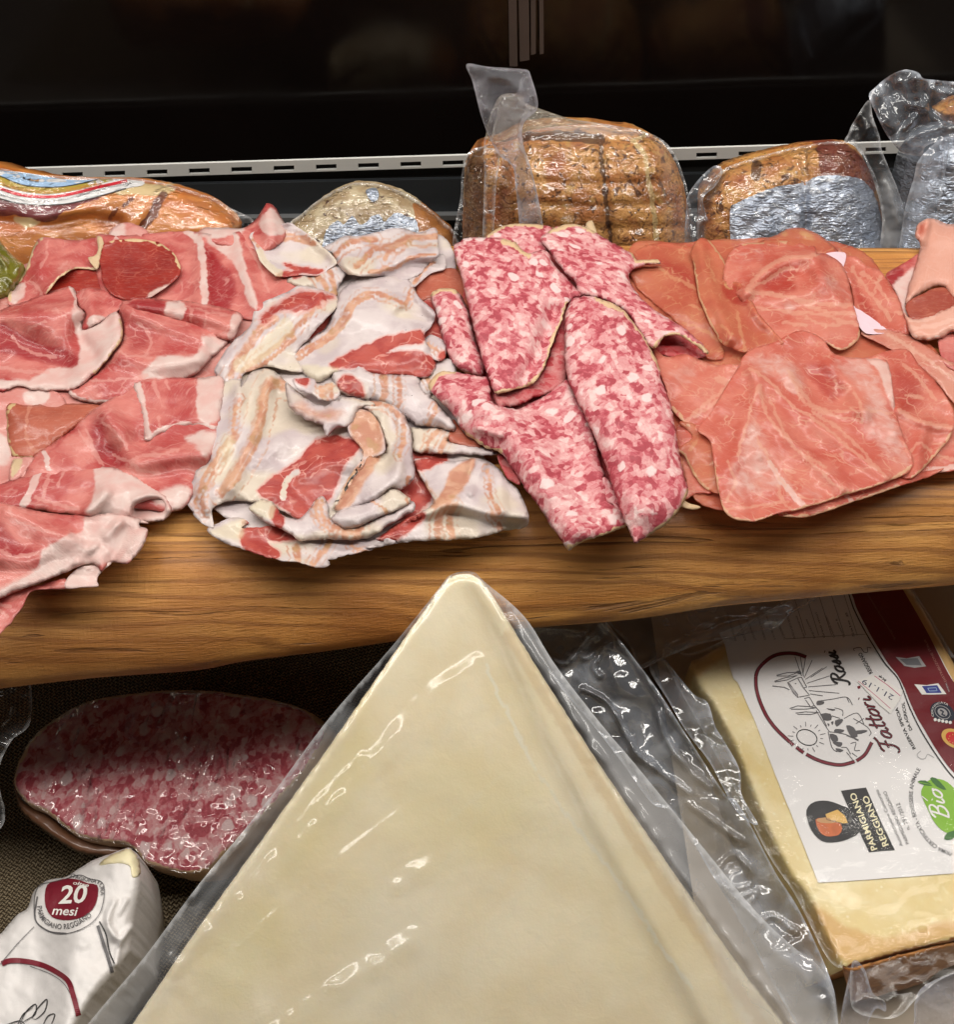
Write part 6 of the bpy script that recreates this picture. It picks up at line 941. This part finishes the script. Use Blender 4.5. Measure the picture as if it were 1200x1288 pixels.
gl.poly(l_([(862,822),(895,818),(925,840),(890,838)]), DGREEN, 1); gl.poly(l_([(915,810),(940,808),(985,858),(945,845)]), DGREEN, 1); gl.poly(l_([(975,1068),(990,1040),(1040,1030),(1010,1068)]), DGREEN, 1); gl.line(l_([(865,825),(920,836)]), .6, GREEN, 2)
a_, b2 = l_([(1000,985)])[0], l_([(958,855)])[0]; pen(gl, 'Bio', a_, b2, 20, 2.4, WHITEI, 2); gl.line(l_([(880,885),(905,905)]), 1.2, WHITEI, 2)
gl.text('PRIMA CERTIFICATA - BENESSERE ANIMALE', l_([(1010,1125),(945,1095),(893,1040),(858,970),(842,900),(848,830),(875,770)]), 5.0, GREY, 0, bold=.01)
gl.build('leaf_badge', ln.ob)
ic = Print(ln, .00025)
ic.poly(l_([(848,408),(900,412),(950,404),(985,450),(930,452),(880,452)]), WHITEI, 2, smooth=False); ic.poly(l_([(880,416),(945,412),(965,445),(900,446)]), EUBLUE, 3, smooth=False); ic.line(l_([(905,425),(940,423),(945,436),(912,437)]), .7, SKY, 4, closed=True, smooth=False)
ic.poly(l_([(768,292),(815,298),(868,288),(898,332),(850,338),(805,330)]), LGREY, 2, smooth=False); ic.poly(l_([(785,300),(862,297),(880,328),(815,326)]), simple('dim_grey_ink', srgb(110, 112, 116), .5), 3, smooth=False)
c_ = [(968 + 52 * math.cos(t) + 6 * math.sin(t), 528 + 44 * math.sin(t) + 8 * math.cos(t)) for t in th]; ic.poly(l_(c_), NAVY, 2); ic.line(l_([(968 + (x - 968) * .62, 528 + (y - 528) * .62) for x, y in c_]), .8, LGREY, 3, closed=True); ic.poly(l_([(968 + (x - 968) * .4, 528 + (y - 528) * .4) for x, y in c_]), LGREY, 3)
ic.line(l_([(958,518),(972,526),(965,536),(980,542)]), 2, NAVY, 4); ic.text('CERTIFICATA', l_([(932,545),(928,522),(940,500),(965,490),(990,500)]), 2.6, WHITEI, 3)
for i in range(5): ic.poly(l_([(930 + i * 16, 556 + i * 3), (940 + i * 16, 552 + i * 3), (944 + i * 16, 562 + i * 3), (934 + i * 16, 566 + i * 3)]), WHITEI, 3)
c_ = [(1020 + 56 * math.cos(t) + 8 * math.sin(t), 640 + 42 * math.sin(t) + 10 * math.cos(t)) for t in th]; ic.poly(l_(c_), YELLOW, 2); ic.poly(l_([(1020 + (x - 1020) * .68, 640 + (y - 640) * .68) for x, y in c_]), REDI, 3)
for t in np.linspace(0, 6.28, 11)[:-1]: ic.poly(l_([(1020 + 26 * math.cos(t) + dx, 640 + 19 * math.sin(t) + dy) for dx, dy in ((-2, -2), (2, -2), (2, 2), (-2, 2))]), YELLOW, 4, smooth=False)
ic.text('www.', l_([(1000,440),(985,400)]), 3, LGREY, 2); ic.text('DISTRIBUZIONE ITALIA', l_([(985,395),(895,215)]), 2.8, simple('faded_letter_ink', srgb(180, 130, 120), .5), 2); ic.text('Stagionatura minima', l_([(770,215),(650,20)]), 2.8, simple('faded_letter_ink', srgb(150, 110, 100), .5), 2)
ic.build('seals', ln.ob)
sheet('bag', T('cz', [(120,230),(200,230),(300,190),(420,110),(560,20),(720,-20),(800,10),(870,100),(960,250),(1160,550),(1260,900),(1190,1010),(1180,1100),(960,1140),(860,1200),(800,1260),(740,1270),(662,1240),(655,1130),(620,1125),(580,1080),(500,920),(420,800),(330,620),(230,440)]), FILM_LABEL, base=2.8, over=LS, plane=LPL, roll=None, jag=None, wob=(60, .6), step=4, thick=.15, parent=LS.ob,
    ridges=[('k', T('cz', [(330,510),(480,850),(620,1110)]), 2, 5), ('k', T('cz', [(185,445),(330,470)]), 3, 7), ('k', T('cz', [(640,1118),(800,1080),(950,1045)]), 2.5, 5), ('k', T('cz', [(660,1130),(655,1240)]), 3, 4)], paint=dict(a=[('e', None, 3)]))
sheet('bag_flap', T('w', [(600,222),(700,212),(900,195),(1200,150),(1450,110),(1400,160),(1300,220),(1250,270),(1180,282),(1080,305),(960,330),(880,360),(800,395),(740,425),(720,395),(690,330)]), FILM_BLUE, base=14, plane=LPL, roll=None, jag=None, wob=(70, 5), step=3, thick=.25, parent=LS.ob, ang=-20,
    ridges=[('r', T('w', [(860,335),(960,300),(1060,255),(1200,232),(1320,225)]), 6, 9), ('k', T('w', [(740,422),(880,358),(1080,303),(1180,280)]), 3, 6)], paint=dict(a=[('e', None, 3.5)]))
sheet('bag_edge', T('w', [(770,420),(820,382),(880,450),(940,520),(990,550),(1020,640),(1050,690),(1110,800),(1120,900),(1180,1010),(1100,960),(1000,780),(910,660),(840,540)]), FILM_BLUE, base=5, plane=LPL, roll=None, jag=None, wob=(50, 4), step=3, thick=.25, parent=LS.ob, ridges=[('k', T('w', [(860,675),(940,640),(1020,630)]), 4, 9), ('k', T('w', [(980,650),(1050,690)]), 4, 7), ('k', T('w', [(820,385),(980,545)]), 3, 4)], paint=dict(a=[('e', None, 3)]))
bs = sheet('bag_seal', T('v', [(755,810),(810,810),(850,920),(900,955),(905,1000),(860,990),(830,1100),(1010,1080),(1030,960),(1070,890),(1200,830),(1400,760),(1400,1100),(760,1200)]), FILM_EMB, base=1, plane=Plane((0, 0, -.175), (0, -.3, 1)), roll=None, jag=None, wob=(16, 2), step=3.2, thick=.25, parent=LS.ob, paint=dict(a=[('e', None, 4)]), ridges=[('k', T('v', [(805,815),(850,920),(905,955)]), 3, 4)])
# ------------------------------------------------------------------ camera, light
cam = bpy.data.cameras.new('camera'); co = bpy.data.objects.new('camera', cam); COL.objects.link(co); co.location = CAM; co.rotation_euler = (math.radians(90) - PIT, 0, 0)
cam.sensor_fit = 'HORIZONTAL'; cam.sensor_width = 36; cam.lens = 36 * FPX / IW; cam.clip_start = .01; cam.clip_end = 50; scene.camera = co
def area(name, loc, target, sx, sy, power, col):
    l = bpy.data.lights.new(name, 'AREA'); l.shape = 'RECTANGLE'; l.size = sx; l.size_y = sy; l.energy = power; l.color = col
    o = bpy.data.objects.new(name, l); COL.objects.link(o); o.location = loc; o.rotation_euler = (Vector(target) - Vector(loc)).to_track_quat('-Z', 'Y').to_euler(); return o
area('case_lamp', (0, .37, .84), (0, .36, 0), 2.2, .12, 6.2, (1, .95, .88))
area('front_fill_lamp', (0, .29, .78), (0, .24, 0), 2.0, .05, 5.6, (1, .95, .88))  # unseen lamp, added to brighten the wedge, label and board front
area('rear_sheen_lamp', (0, .81, .60), (0, .42, 0), 1.8, .05, 6.5, (1, .95, .88))  # unseen strip at the back, added for sheen on the meats
area('front_left_fill', (-1.1, -1.3, 1.5), (0, .3, 0), 1.0, .3, 1.6, (1, .96, .9))  # unseen fill, added for reflections on the wedge film
w = bpy.data.worlds.new('World'); scene.world = w; w.use_nodes = True; w.node_tree.nodes['Background'].inputs[0].default_value = (1, .93, .86, 1); w.node_tree.nodes['Background'].inputs[1].default_value = .022
vs = scene.view_settings; scene.display_settings.display_device = 'sRGB'; vs.view_transform = 'Standard'; vs.look = 'None'; vs.exposure = 0; vs.gamma = 1; vs.use_curve_mapping = False
cy = scene.cycles; cy.max_bounces = 6; cy.diffuse_bounces = 2; cy.glossy_bounces = 2; cy.transmission_bounces = 6; cy.transparent_max_bounces = 24; cy.caustics_reflective = False; cy.caustics_refractive = False; cy.sample_clamp_indirect = 6
